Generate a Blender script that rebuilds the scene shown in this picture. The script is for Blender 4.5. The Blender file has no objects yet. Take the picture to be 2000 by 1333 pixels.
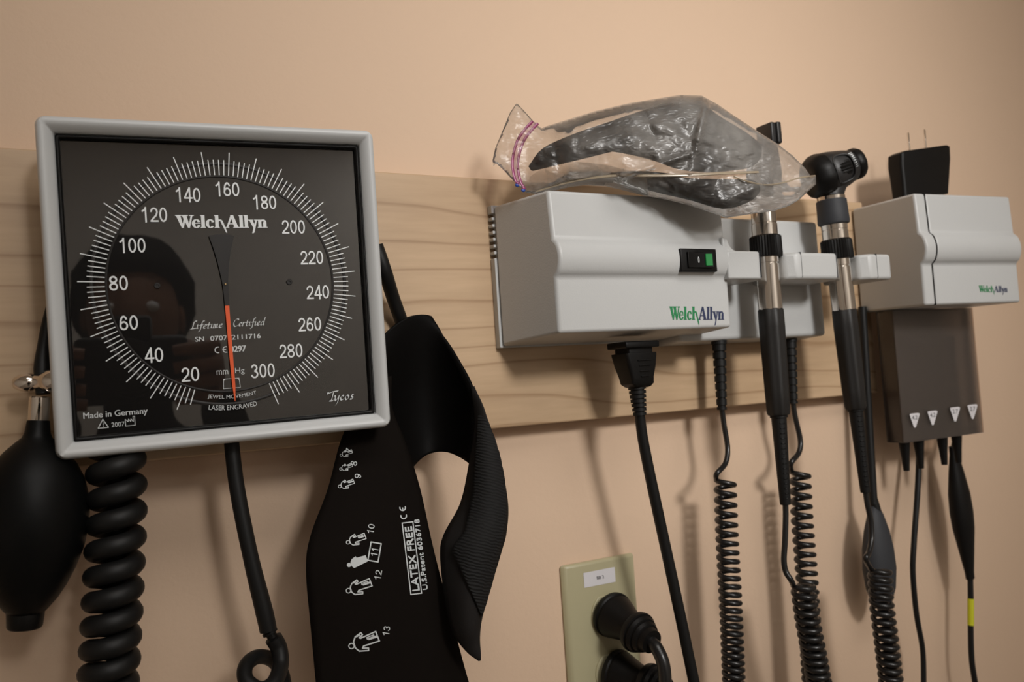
import bpy, bmesh, math, random
from math import sin, cos, pi, radians, hypot, atan2
from mathutils import Vector, Matrix, noise
from mathutils.bvhtree import BVHTree

random.seed(4)
SC = bpy.context.scene
COL = SC.collection

# ------------------------------------------------------------------ camera, exposure, light
EYE = Vector((0.0, 0.0, 1.45))
WALL = 0.567                                   # the wall's distance from the camera
FPX = 1661.0
AX = Vector((0.87796765, -0.03406652, 0.47750631))     # wall axes seen from the camera (right, down, forward)
AY = Vector((-0.47431559, 0.07309061, 0.8773155))
AZ = Vector((-0.06478832, -0.99674331, 0.0480129))
right = Vector((AX.x, AY.x, AZ.x)); down = Vector((AX.y, AY.y, AZ.y)); fwd = Vector((AX.z, AY.z, AZ.z))
cd = bpy.data.cameras.new('camera'); cam = bpy.data.objects.new('camera', cd); COL.objects.link(cam)
cam.matrix_world = Matrix(((right.x, -down.x, -fwd.x, EYE.x), (right.y, -down.y, -fwd.y, EYE.y),
                           (right.z, -down.z, -fwd.z, EYE.z), (0, 0, 0, 1)))
cd.sensor_width = 36.0; cd.lens = FPX / 2000 * 36; cd.clip_start = 0.01
cd.dof.use_dof = True; cd.dof.focus_distance = 0.53; cd.dof.aperture_fstop = 10.0
SC.camera = cam

w = bpy.data.worlds.new('world'); SC.world = w; w.use_nodes = True
w.node_tree.nodes['Background'].inputs[0].default_value = (1, .93, .85, 1)
w.node_tree.nodes['Background'].inputs[1].default_value = 0.0
vs = SC.view_settings
vs.view_transform = 'Standard'; vs.look = 'None'; vs.gamma = 1.0; vs.use_curve_mapping = False
vs.exposure = -0.27
SPOT = Vector((0.40, -1.60, 2.42)); SPOT_AT = Vector((0.50, WALL, 1.59)); SPOT_W = 1.4; SPOT_SPREAD = 31; SPOT_SIZE = .42  # added lamp: narrow spread makes the wall fall off like a lens vignette
LAMPS = [((0.30, -0.50, 2.50), (1.15, 0.55), 8.0), ((-0.05, -3.0, 2.50), (1.15, 0.55), 9), ((1.55, -3.55, 2.50), (1.15, 0.55), 14)]  # last panel is added fill, brightening the back wall the dial reflects

def spot_lamp(parent):
    l = bpy.data.lights.new('lamp', 'AREA'); l.shape = 'DISK'; l.size = SPOT_SIZE; l.spread = radians(SPOT_SPREAD)
    l.energy = SPOT_W; l.color = (1.0, 0.975, 0.945)
    o = bpy.data.objects.new('lamp', l); COL.objects.link(o); o.parent = parent
    d = (SPOT_AT - SPOT).normalized()
    o.location = SPOT + d * .012 - parent.location; o.rotation_mode = 'QUATERNION'; o.rotation_quaternion = d.to_track_quat('-Z', 'Y')
def area_lamp(loc, size, power, parent):
    l = bpy.data.lights.new('lamp', 'AREA'); l.shape = 'RECTANGLE'; l.size, l.size_y = size
    l.energy = power; l.color = (1.0, 0.965, 0.93)
    o = bpy.data.objects.new('lamp', l); COL.objects.link(o); o.parent = parent
    o.location = Vector(loc) - parent.location
    return o

# ------------------------------------------------------------------ pixels to places
def ray(px, py):
    c = Vector(((px - 1000) / FPX, (py - 666.5) / FPX, 1))
    return Vector((AX.dot(c), AY.dot(c), AZ.dot(c)))
def P(px, py, d):                               # the point d metres off the wall along that sight line
    r = ray(px, py); return EYE + r * ((WALL - d) / r.y)
def X_(px, py, d): return P(px, py, d).x
def Z_(px, py, d): return P(px, py, d).z
def M_(px, py, d, n):                           # n pixels there, in metres
    return n * (WALL - d) / ray(px, py).y / FPX

# ------------------------------------------------------------------ materials
def mat(name, col, rough=.5, metal=0, bump=0, bscale=400, var=0, vscale=30, spec=.5, coat=0, sheen=0):
    m = bpy.data.materials.new(name); m.use_nodes = True
    nt = m.node_tree; b = nt.nodes['Principled BSDF']
    b.inputs['Base Color'].default_value = (*col, 1); b.inputs['Roughness'].default_value = rough
    b.inputs['Metallic'].default_value = metal; b.inputs['Specular IOR Level'].default_value = spec
    b.inputs['Coat Weight'].default_value = coat; b.inputs['Sheen Weight'].default_value = sheen
    tc = nt.nodes.new('ShaderNodeTexCoord')
    if bump:
        n = nt.nodes.new('ShaderNodeTexNoise'); n.inputs['Scale'].default_value = bscale; n.inputs['Detail'].default_value = 3
        nt.links.new(tc.outputs['Object'], n.inputs['Vector'])
        bp = nt.nodes.new('ShaderNodeBump'); bp.inputs['Strength'].default_value = bump; bp.inputs['Distance'].default_value = .001
        nt.links.new(n.outputs['Fac'], bp.inputs['Height']); nt.links.new(bp.outputs['Normal'], b.inputs['Normal'])
    n2 = nt.nodes.new('ShaderNodeTexNoise'); n2.inputs['Scale'].default_value = vscale; n2.inputs['Detail'].default_value = 4
    nt.links.new(tc.outputs['Object'], n2.inputs['Vector'])
    mx = nt.nodes.new('ShaderNodeMix'); mx.data_type = 'RGBA'
    k = 1 - var
    mx.inputs['A'].default_value = (*[c * k for c in col], 1); mx.inputs['B'].default_value = (*[min(1, c * (1 + var)) for c in col], 1)
    nt.links.new(n2.outputs['Fac'], mx.inputs['Factor']); nt.links.new(mx.outputs['Result'], b.inputs['Base Color'])
    return m

def wood_mat():
    m = bpy.data.materials.new('maple'); m.use_nodes = True; nt = m.node_tree; N = nt.nodes; L = nt.links
    b = N['Principled BSDF']; b.inputs['Roughness'].default_value = .42
    tc = N.new('ShaderNodeTexCoord'); sx = N.new('ShaderNodeSeparateXYZ'); L.new(tc.outputs['Object'], sx.inputs[0])
    mp = N.new('ShaderNodeMapping'); mp.inputs['Scale'].default_value = (1.1, 1, 4.5); L.new(tc.outputs['Object'], mp.inputs[0])
    n = N.new('ShaderNodeTexNoise'); n.inputs['Scale'].default_value = 1.7; n.inputs['Detail'].default_value = 2.5; n.inputs['Roughness'].default_value = .4
    L.new(mp.outputs[0], n.inputs['Vector'])
    def mth(op, a, bb):
        q = N.new('ShaderNodeMath'); q.operation = op
        for i, v in enumerate((a, bb)):
            if v is None: continue
            if isinstance(v, (int, float)): q.inputs[i].default_value = v
            else: L.new(v, q.inputs[i])
        return q.outputs[0]
    z = mth('MULTIPLY', sx.outputs['Z'], 46.0)
    v = mth('ADD', z, mth('MULTIPLY', n.outputs['Fac'], 6.5))
    fr = mth('FRACT', v, None)
    rp = N.new('ShaderNodeValToRGB'); L.new(fr, rp.inputs[0])
    e = rp.color_ramp.elements
    e[0].position = 0; e[0].color = (.53, .375, .235, 1); e[1].position = 1; e[1].color = (.55, .39, .25, 1)
    for p, c in ((.06, (.56, .40, .255, 1)), (.45, (.58, .415, .265, 1)), (.86, (.55, .39, .25, 1)), (.955, (.40, .262, .15, 1))):
        q = e.new(p); q.color = c
    mp2 = N.new('ShaderNodeMapping'); mp2.inputs['Scale'].default_value = (25, 60, 260); L.new(tc.outputs['Object'], mp2.inputs[0])
    n2 = N.new('ShaderNodeTexNoise'); n2.inputs['Scale'].default_value = 1.0; n2.inputs['Detail'].default_value = 4; L.new(mp2.outputs[0], n2.inputs['Vector'])
    rp2 = N.new('ShaderNodeValToRGB'); L.new(n2.outputs['Fac'], rp2.inputs[0])
    rp2.color_ramp.elements[0].position = .3; rp2.color_ramp.elements[0].color = (.93, .91, .88, 1)
    rp2.color_ramp.elements[1].position = .7; rp2.color_ramp.elements[1].color = (1.03, 1.02, 1.0, 1)
    n3 = N.new('ShaderNodeTexNoise'); n3.inputs['Scale'].default_value = 9; L.new(tc.outputs['Object'], n3.inputs['Vector'])
    rp3 = N.new('ShaderNodeValToRGB'); L.new(n3.outputs['Fac'], rp3.inputs[0])
    rp3.color_ramp.elements[0].position = .3; rp3.color_ramp.elements[0].color = (.9, .87, .84, 1)
    rp3.color_ramp.elements[1].position = .7; rp3.color_ramp.elements[1].color = (1.05, 1.05, 1.05, 1)
    def mul(a, bb):
        q = N.new('ShaderNodeMix'); q.data_type = 'RGBA'; q.blend_type = 'MULTIPLY'; q.inputs['Factor'].default_value = 1
        L.new(a, q.inputs['A']); L.new(bb, q.inputs['B']); return q.outputs['Result']
    L.new(mul(mul(rp.outputs[0], rp2.outputs[0]), rp3.outputs[0]), b.inputs['Base Color'])
    return m

def film_mat(name, tint, haze, alpha, rough, bump=0, bscale=60, gloss=.3):
    """thin plastic film or moulded plastic one looks through: clear share + hazy share + sheen"""
    m = bpy.data.materials.new(name); m.use_nodes = True; nt = m.node_tree; N = nt.nodes; L = nt.links
    N.remove(N['Principled BSDF']); out = N['Material Output']
    tr = N.new('ShaderNodeBsdfTransparent'); tr.inputs[0].default_value = (*tint, 1)
    df = N.new('ShaderNodeBsdfDiffuse'); df.inputs[0].default_value = (*haze, 1)
    tl = N.new('ShaderNodeBsdfTranslucent'); tl.inputs[0].default_value = (*haze, 1)
    gl = N.new('ShaderNodeBsdfGlossy'); gl.inputs['Roughness'].default_value = rough
    dm = N.new('ShaderNodeMixShader'); dm.inputs[0].default_value = .4; L.new(df.outputs[0], dm.inputs[1]); L.new(tl.outputs[0], dm.inputs[2])
    m1 = N.new('ShaderNodeMixShader'); L.new(tr.outputs[0], m1.inputs[1]); L.new(dm.outputs[0], m1.inputs[2])
    fr = N.new('ShaderNodeFresnel'); fr.inputs[0].default_value = 1.22 if bump else 1.45
    m2 = N.new('ShaderNodeMixShader'); L.new(m1.outputs[0], m2.inputs[1]); L.new(gl.outputs[0], m2.inputs[2])
    if gloss:
        ad = N.new('ShaderNodeMath'); ad.operation = 'ADD'; ad.use_clamp = True; ad.inputs[1].default_value = gloss
        L.new(fr.outputs[0], ad.inputs[0]); L.new(ad.outputs[0], m2.inputs[0])
    else: L.new(fr.outputs[0], m2.inputs[0])
    L.new(m2.outputs[0], out.inputs['Surface'])
    tc = N.new('ShaderNodeTexCoord')
    n2 = N.new('ShaderNodeTexNoise'); n2.inputs['Scale'].default_value = 16; n2.inputs['Detail'].default_value = 7
    L.new(tc.outputs['Object'], n2.inputs['Vector'])
    mr = N.new('ShaderNodeMapRange'); mr.inputs['From Min'].default_value = .42 if bump else .3; mr.inputs['From Max'].default_value = .72 if bump else .7
    mr.inputs['To Min'].default_value = alpha * (.5 if bump else 1); mr.inputs['To Max'].default_value = min(1, alpha * (3.0 if bump else 1))
    L.new(n2.outputs['Fac'], mr.inputs['Value']); L.new(mr.outputs[0], m1.inputs[0])
    if bump:
        v = N.new('ShaderNodeTexNoise'); v.noise_type = 'RIDGED_MULTIFRACTAL'; v.inputs['Scale'].default_value = bscale; v.inputs['Detail'].default_value = 3
        mp = N.new('ShaderNodeMapping'); mp.inputs['Rotation'].default_value = (0, radians(35), 0); mp.inputs['Scale'].default_value = (.45, 1, 1.3)
        L.new(tc.outputs['Object'], mp.inputs[0]); L.new(mp.outputs[0], v.inputs['Vector'])
        bp = N.new('ShaderNodeBump'); bp.inputs['Strength'].default_value = bump; bp.inputs['Distance'].default_value = .002
        L.new(v.outputs['Fac'], bp.inputs['Height'])
        for s in (df, tl, gl): L.new(bp.outputs[0], s.inputs['Normal'])
    return m

def glass_mat():
    m = bpy.data.materials.new('clear_pane'); m.use_nodes = True; nt = m.node_tree; N = nt.nodes; L = nt.links
    N.remove(N['Principled BSDF'])
    tr = N.new('ShaderNodeBsdfTransparent'); gl = N.new('ShaderNodeBsdfGlossy'); gl.inputs['Roughness'].default_value = .015
    fr = N.new('ShaderNodeFresnel'); fr.inputs[0].default_value = 1.08
    mx = N.new('ShaderNodeMixShader'); L.new(fr.outputs[0], mx.inputs[0]); L.new(tr.outputs[0], mx.inputs[1]); L.new(gl.outputs[0], mx.inputs[2])
    L.new(mx.outputs[0], N['Material Output'].inputs['Surface'])
    return m

def emit_mat(name, col, s):
    m = bpy.data.materials.new(name); m.use_nodes = True; nt = m.node_tree; b = nt.nodes['Principled BSDF']
    b.inputs['Base Color'].default_value = (*col, 1)
    b.inputs['Emission Color'].default_value = (*col, 1); b.inputs['Emission Strength'].default_value = s
    return m

PEACH = mat('peach_paint', (.70, .51, .365), .6, bump=.18, bscale=260, var=.02, vscale=8, spec=.3)
WALLG = mat('warm_grey_paint', (.80, .76, .70), .7)
CEIL = mat('ceiling_white', (.78, .75, .70), .8, bump=.1)
FLOOR = mat('floor_vinyl', (.34, .29, .24), .5, var=.15)
MAPLE = wood_mat()
WHITE = mat('white_plastic', (.51, .515, .51), .42, bump=.10, bscale=900, var=.015)
FRAMEW = mat('bezel_plastic', (.575, .59, .595), .38, bump=.04, bscale=900, var=.01)
BLACKP = mat('black_plastic', (.005, .0046, .0044), .45, bump=.06, bscale=700, spec=.2)
GRIPM = mat('grip_plastic', (.011, .0098, .009), .5, bump=.06, bscale=700, spec=.4)
RUBBER = mat('black_rubber', (.0065, .0065, .0065), .5, bump=.04, bscale=300, spec=.3)
BULBM = mat('bulb_rubber', (.0032, .0034, .0034), .45, bump=.04, bscale=400, spec=.16)
LINERM = mat('brown_liner', (.026, .0205, .018), .6)
TAILM = mat('cuff_tail_nylon', (.016, .0142, .0135), .75, bump=.1, bscale=900, spec=.2)
CORDM = mat('glossy_cord', (.010, .0095, .0095), .3, spec=.5)
GREYR = mat('grey_rubber', (.03, .032, .037), .6, spec=.4)
SCOPEB = mat('scope_black', (.016, .0155, .016), .45, bump=.1, bscale=900)
CHROME = mat('chrome', (.78, .73, .68), .10, metal=1)
SATIN = mat('satin_steel', (.74, .69, .64), .13, metal=1)
DIALM = mat('dial_black', (.006, .005, .0045), .6, spec=.1, coat=1)
DIALM.node_tree.nodes['Principled BSDF'].inputs['Coat IOR'].default_value = 1.95
DIALM.node_tree.nodes['Principled BSDF'].inputs['Coat Roughness'].default_value = .012
INK = mat('white_ink', (.84, .87, .88), .6)
INKD = mat('grey_ink', (.62, .65, .66), .7)
ORANGE = mat('orange_paint', (.86, .115, .025), .5)
NEEDG = mat('dark_grey_paint', (.022, .020, .019), .5, spec=.3)
BRASS = mat('brass', (.7, .5, .25), .3, metal=1)
CUFFM = mat('cuff_nylon', (.0085, .0066, .0055), .85, bump=.1, bscale=900, spec=.04, var=.1)
LINING = mat('cuff_lining', (.0028, .0024, .0022), .6, bump=.1, bscale=200, spec=.08)
GREEN = mat('logo_green', (.015, .21, .07), .5)
NAVY = mat('logo_navy', (.025, .035, .09), .5)
IVORY = mat('ivory_plastic', (.44, .40, .25), .35, bump=.03, var=.02)
PAPER = mat('paper_label', (.66, .64, .66), .7)
LAMPG = emit_mat('lit_green', (.004, .16, .03), .35)
YELL = mat('yellow_tape', (.62, .62, .02), .5)
SMOKE = film_mat('smoked_plastic', (.87, .81, .77), (.12, .095, .083), .10, .25, gloss=0)
GLASS = glass_mat()
BAGM = film_mat('bag_film', (.96, .95, .94), (.66, .63, .59), .19, .34, bump=.5, bscale=330, gloss=.05)
ZIPM = film_mat('zip_pink', (.9, .55, .75), (.55, .10, .30), .62, .3, gloss=.02)
SEAMM = film_mat('bag_weld', (.85, .8, .7), (.72, .60, .44), .7, .25, gloss=.05)
POUCH = mat('pouch_fabric', (.009, .008, .008), .8, bump=.5, bscale=120, var=.3, spec=.15)
SKIN = mat('skin', (.30, .16, .10), .6)
HAIR = mat('hair', (.006, .005, .0045), .7, spec=.1)
SHIRT = mat('dark_shirt', (.006, .006, .007), .9, bump=.2, spec=.1)
TROUS = mat('dark_trousers', (.012, .012, .016), .9)

def hook_mat():
    m = mat('hook_tape', (.011, .011, .011), .8, spec=.3)
    nt = m.node_tree; N = nt.nodes; L = nt.links
    tc = N.new('ShaderNodeTexCoord'); mp = N.new('ShaderNodeMapping'); mp.inputs['Rotation'].default_value = (0, radians(70), 0)
    L.new(tc.outputs['Object'], mp.inputs[0])
    wv = N.new('ShaderNodeTexWave'); wv.inputs['Scale'].default_value = 170; wv.inputs['Distortion'].default_value = 4; wv.inputs['Detail'].default_value = 2
    L.new(mp.outputs[0], wv.inputs['Vector'])
    bp = N.new('ShaderNodeBump'); bp.inputs['Strength'].default_value = .6; bp.inputs['Distance'].default_value = .0008
    L.new(wv.outputs['Fac'], bp.inputs['Height']); L.new(bp.outputs[0], N['Principled BSDF'].inputs['Normal'])
    return m
HOOK = hook_mat()
ZIPB = film_mat('zip_tint', (.95, .82, .88), (.62, .30, .42), .30, .4, gloss=0)
BLUE = mat('zip_blue', (.02, .07, .35), .4)

# ------------------------------------------------------------------ objects
def tag(o, label=None, cat=None, group=None, kind=None):
    if label: o['label'] = label
    if cat: o['category'] = cat
    if group: o['group'] = group
    if kind: o['kind'] = kind
    return o
def thing(name, loc, label, cat, group=None):
    o = bpy.data.objects.new(name, None); COL.objects.link(o); o.location = loc
    o.empty_display_size = .01
    return tag(o, label, cat, group)
def wloc(o):
    v = Vector(o.location)
    while o.parent:
        o = o.parent; v += o.location
    return v
def link(name, bm, m, parent=None, smooth=40, bevel=0, seg=3, origin=None, recalc=True, solid=0, sub=0):
    if recalc: bmesh.ops.recalc_face_normals(bm, faces=bm.faces)
    base = wloc(parent) if parent else (Vector(origin) if origin else Vector((0, 0, 0)))
    for v in bm.verts: v.co -= base
    me = bpy.data.meshes.new(name); bm.to_mesh(me); bm.free()
    o = bpy.data.objects.new(name, me); COL.objects.link(o); me.materials.append(m)
    if parent: o.parent = parent
    else: o.location = base
    if smooth:
        me.shade_smooth()
        if smooth < 180: me.set_sharp_from_angle(angle=radians(smooth))
    if solid:
        s = o.modifiers.new('solid', 'SOLIDIFY'); s.thickness = solid; s.offset = 0
    if bevel:
        b = o.modifiers.new('bevel', 'BEVEL'); b.width = bevel; b.segments = seg; b.limit_method = 'ANGLE'; b.angle_limit = radians(32)
        b.harden_normals = False
    if sub:
        s = o.modifiers.new('sub', 'SUBSURF'); s.levels = sub; s.render_levels = sub
    return o
NEW = bmesh.new

# ------------------------------------------------------------------ shapes
def spline(pts, n=8):
    pts = [Vector(p) for p in pts]
    if len(pts) < 3: return pts
    out = []
    for i in range(len(pts) - 1):
        p1, p2 = pts[i], pts[i + 1]
        p0 = pts[i - 1] if i else p1 * 2 - p2
        p3 = pts[i + 2] if i + 2 < len(pts) else p2 * 2 - p1
        for k in range(n):
            t = k / n
            out.append(.5 * ((2 * p1) + (p2 - p0) * t + (2 * p0 - 5 * p1 + 4 * p2 - p3) * t * t + (3 * p1 - p0 - 3 * p2 + p3) * t ** 3))
    out.append(pts[-1]); return out
def lerp_list(v, t):
    if not isinstance(v, (list, tuple)): return v
    f = t * (len(v) - 1); i = min(int(f), len(v) - 2); return v[i] + (v[i + 1] - v[i]) * (f - i)
def tube(bm, path, r, seg=14, sq=1.0, cap=True):
    path = [Vector(p) for p in path]; n = len(path); rings = []
    t0 = (path[1] - path[0]).normalized()
    u = t0.orthogonal().normalized()
    if abs(t0.z) > .5:
        u = Vector((1, 0, 0)); u = (u - t0 * u.dot(t0)).normalized()
    for i, p in enumerate(path):
        t = (path[min(i + 1, n - 1)] - path[max(i - 1, 0)]).normalized()
        u = (u - t * u.dot(t)).normalized(); v = t.cross(u)
        rr = lerp_list(r, i / (n - 1))
        rings.append([bm.verts.new(p + u * (cos(a) * rr) + v * (sin(a) * rr * sq)) for a in [2 * pi * k / seg for k in range(seg)]])
    for a, b in zip(rings, rings[1:]):
        for k in range(seg): bm.faces.new((a[k], a[(k + 1) % seg], b[(k + 1) % seg], b[k]))
    if cap:
        bm.faces.new(rings[0][::-1]); bm.faces.new(rings[-1])
def lathe(bm, a, b, prof, seg=36, flutes=0, fdepth=0, sqv=None, cap=True):
    """prof: (t along a->b in metres or fraction, radius)"""
    a, b = Vector(a), Vector(b); ax = (b - a); L = ax.length; ax.normalize()
    u = Vector((1, 0, 0)); u = u - ax * u.dot(ax)
    if u.length < .2: u = Vector((0, 0, 1)); u = u - ax * u.dot(ax)
    u.normalize(); v = ax.cross(u); rings = []
    for t, r in prof:
        ring = []
        for k in range(seg):
            th = 2 * pi * k / seg; rr = r
            if flutes: rr = r - fdepth * (.5 + .5 * cos(th * flutes))
            ring.append(bm.verts.new(a + ax * (t * L) + u * (cos(th) * rr) + v * (sin(th) * rr)))
        rings.append(ring)
    for p, q in zip(rings, rings[1:]):
        for k in range(seg): bm.faces.new((p[k], p[(k + 1) % seg], q[(k + 1) % seg], q[k]))
    if cap:
        bm.faces.new(rings[0][::-1]); bm.faces.new(rings[-1])
def prism(bm, poly, fn0, fn1):
    """a polygon swept between two placements"""
    a = [bm.verts.new(fn0(*p)) for p in poly]; b = [bm.verts.new(fn1(*p)) for p in poly]
    n = len(poly)
    for k in range(n): bm.faces.new((a[k], a[(k + 1) % n], b[(k + 1) % n], b[k]))
    bm.faces.new(a[::-1]); bm.faces.new(b)
def box(bm, lo, hi, M=None):
    vs_ = [Vector((x, y, z)) for x in (lo[0], hi[0]) for y in (lo[1], hi[1]) for z in (lo[2], hi[2])]
    if M: vs_ = [M(v) for v in vs_]
    v = [bm.verts.new(p) for p in vs_]
    for f in ((0, 1, 3, 2), (4, 6, 7, 5), (0, 4, 5, 1), (2, 3, 7, 6), (0, 2, 6, 4), (1, 5, 7, 3)): bm.faces.new([v[i] for i in f])
def rbox(bm, lo, hi, r=.002, seg=3, M=None):
    t = NEW(); box(t, lo, hi); bmesh.ops.recalc_face_normals(t, faces=t.faces)
    bmesh.ops.bevel(t, geom=t.edges[:], offset=r, segments=seg, profile=.5, affect='EDGES')
    if M:
        for v in t.verts: v.co = M(v.co)
    merge(bm, t)
def merge(bm, t):
    mp = {v: bm.verts.new(v.co) for v in t.verts}
    for f in t.faces:
        try: bm.faces.new([mp[v] for v in f.verts])
        except ValueError: pass
    t.free()
def grid(bm, rows):
    vv = [[bm.verts.new(p) for p in r] for r in rows]
    for a, b in zip(vv, vv[1:]):
        for k in range(len(a) - 1): bm.faces.new((a[k], a[k + 1], b[k + 1], b[k]))
def sphere(bm, c, r, sx=1, sy=1, sz=1, seg=20, M=None):
    t = NEW(); bmesh.ops.create_uvsphere(t, u_segments=seg, v_segments=seg // 2, radius=r)
    for v in t.verts:
        v.co = Vector((v.co.x * sx, v.co.y * sy, v.co.z * sz))
        v.co = Vector(c) + (M @ v.co if M else v.co)
    merge(bm, t)
def helix(path, R, pitch_list, seg=18, phase=0.0, hand=1):
    """coil points round an axis path; pitch_list gives the pitch from top to bottom"""
    path = spline(path, 12); ln = [0]
    for a, b in zip(path, path[1:]): ln.append(ln[-1] + (b - a).length)
    tot = ln[-1]; out = []; s = 0.0; th = phase; i = 0
    while s < tot:
        while i < len(ln) - 2 and ln[i + 1] < s: i += 1
        f = (s - ln[i]) / max(1e-9, ln[i + 1] - ln[i]); p = path[i].lerp(path[i + 1], f)
        t = (path[i + 1] - path[i]).normalized()
        u = Vector((1, 0, 0)); u = (u - t * u.dot(t)).normalized(); v = t.cross(u)
        out.append(p + u * (cos(th) * R) + v * (sin(th) * R))
        pt = lerp_list(pitch_list, s / tot); s += pt / seg; th += hand * 2 * pi / seg
    return out

# ------------------------------------------------------------------ lettering: lists of flat polygons in a unit space
def text_polys(s):
    cu = bpy.data.curves.new('t', 'FONT'); cu.body = s; cu.size = 1; cu.resolution_u = 4
    o = bpy.data.objects.new('t', cu); COL.objects.link(o)
    dg = bpy.context.evaluated_depsgraph_get(); dg.update()
    me = o.evaluated_get(dg).to_mesh()
    polys = [[(me.vertices[i].co.x, me.vertices[i].co.y) for i in f.vertices] for f in me.polygons]
    o.evaluated_get(dg).to_mesh_clear()
    bpy.data.objects.remove(o); bpy.data.curves.remove(cu)
    return polys
def norm(polys):                                # to the unit square, keeping nothing but the shape
    xs = [p[0] for q in polys for p in q]; ys = [p[1] for q in polys for p in q]
    x0, x1, y0, y1 = min(xs), max(xs), min(ys), max(ys)
    return [[((x - x0) / (x1 - x0), (y - y0) / (y1 - y0)) for x, y in q] for q in polys]
def digit(ch):                                  # upright sans figures, drawn as one even stroke; cell .62 x 1
    W_, H, t = .56, 1.0, .118
    h = t / 2
    def el(cx, cy, rx, ry, a0, a1, n=26): return arc(cx, cy, rx, ry, a0, a1, n)
    c = W_ / 2
    if ch == '0': st = [el(c, .5, c - h, .5 - h, 0, 360, 40)]
    elif ch == '1': st = [[(.33, 0), (.33, 1)], [(.33, .97), (.25, .84), (.09, .74)]]
    elif ch == '2': st = [el(c, .70, c - h - .01, .30 - h, 175, -25) + [(.40, .44), (.20, .25), (.09, .12), (.05, h)], [(.03, h), (.54, h)]]
    elif ch == '3': st = [el(c - .01, .74, .19, .26 - h, 165, -80) , el(c - .01, .28, .225, .28 - h, 85, -165)]
    elif ch == '4': st = [[(.41, 0), (.41, .99), (.40, .99), (.04, .31), (.04, .28), (.58, .28)]]
    elif ch == '6': st = [el(c, .31, c - h, .31 - h, 0, 360, 34), el(c + .01, .45, c - h - .005, .55 - h, 185, 40)]
    elif ch == '5': st = [[(.50, .95), (.15, .95), (.08, .50)], el(c - .01, .32, .22, .32 - h, 140, -165)]
    elif ch == '7': st = [[(.04, .95), (.53, .95)], [(.51, .95), (.33, .60), (.22, .25), (.18, 0)]]
    elif ch == '9': st = [el(c, .69, c - h, .31 - h, 0, 360, 34), el(c - .01, .55, c - h - .005, .55 - h, 5, -140)]
    else: st = [el(c, .75, .20, .25 - h, 0, 360, 30), el(c, .27, c - h, .27 - h, 0, 360, 34)]
    out = []
    for q in st: out += stroke(q, t)
    return out
def figures(s, x, y, w_, h_, rot=None):
    if rot is not None:
        c, sn = cos(rot), sin(rot)
        return [[(x + a * c - b * sn, y + a * sn + b * c) for a, b in q] for q in figures(s, 0, 0, w_, h_)]
    adv = .655; out = []; L = adv * (len(s) - 1) + .56
    for i, ch in enumerate(s): out += [[(x + (a + adv * i) / L * w_ - w_ / 2, y + (b - .5) * h_) for a, b in q] for q in digit(ch)]
    return out
def place(polys, x, y, w_, h_, rot=0):          # unit square -> box w_ x h_ centred on (x, y)
    c, s = cos(rot), sin(rot)
    return [[(x + (a - .5) * w_ * c - (b - .5) * h_ * s, y + (a - .5) * w_ * s + (b - .5) * h_ * c) for a, b in q] for q in polys]
_cache = {}
def text(s, x, y, w_, h_, rot=0, bold=0):
    if s not in _cache: _cache[s] = norm(text_polys(s))
    pl = place(_cache[s], x, y, w_, h_, rot)
    if bold:
        out = []
        for dx in (-bold, 0, bold): out += [[(a + dx, b) for a, b in q] for q in pl]
        return out
    return pl
def stroke(pts, wd, closed=False):
    pts = [Vector(p) for p in pts]; out = []
    if closed: pts = pts + [pts[0]]
    for a, b in zip(pts, pts[1:]):
        d = (b - a)
        if d.length < 1e-9: continue
        d.normalize(); n = Vector((-d.y, d.x)) * wd / 2; e = d * wd * .3
        out.append([tuple(a - e + n), tuple(a - e - n), tuple(b + e - n), tuple(b + e + n)])
    return out
def nib(pts, n, sm=5):
    pts = [Vector((*p, 0)) for p in pts]; pts = spline(pts, sm) if len(pts) > 2 else pts
    n = Vector((*n, 0)); out = []
    for a, b in zip(pts, pts[1:]):
        out.append([tuple((a - n).xy), tuple((a + n).xy), tuple((b + n).xy), tuple((b - n).xy)])
    return out
def arc(cx, cy, rx, ry, a0, a1, n=24): return [(cx + rx * cos(radians(a0 + (a1 - a0) * k / n)), cy + ry * sin(radians(a0 + (a1 - a0) * k / n))) for k in range(n + 1)]
def ringp(cx, cy, rx, ry, ix, iy, a0=0, a1=360, n=26):
    o, i = arc(cx, cy, rx, ry, a0, a1, n), arc(cx, cy, ix, iy, a0, a1, n)
    return [[o[k], o[k + 1], i[k + 1], i[k]] for k in range(n)]
def rc(a, b, c, d): return [[(a, b), (c, b), (c, d), (a, d)]]
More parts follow.
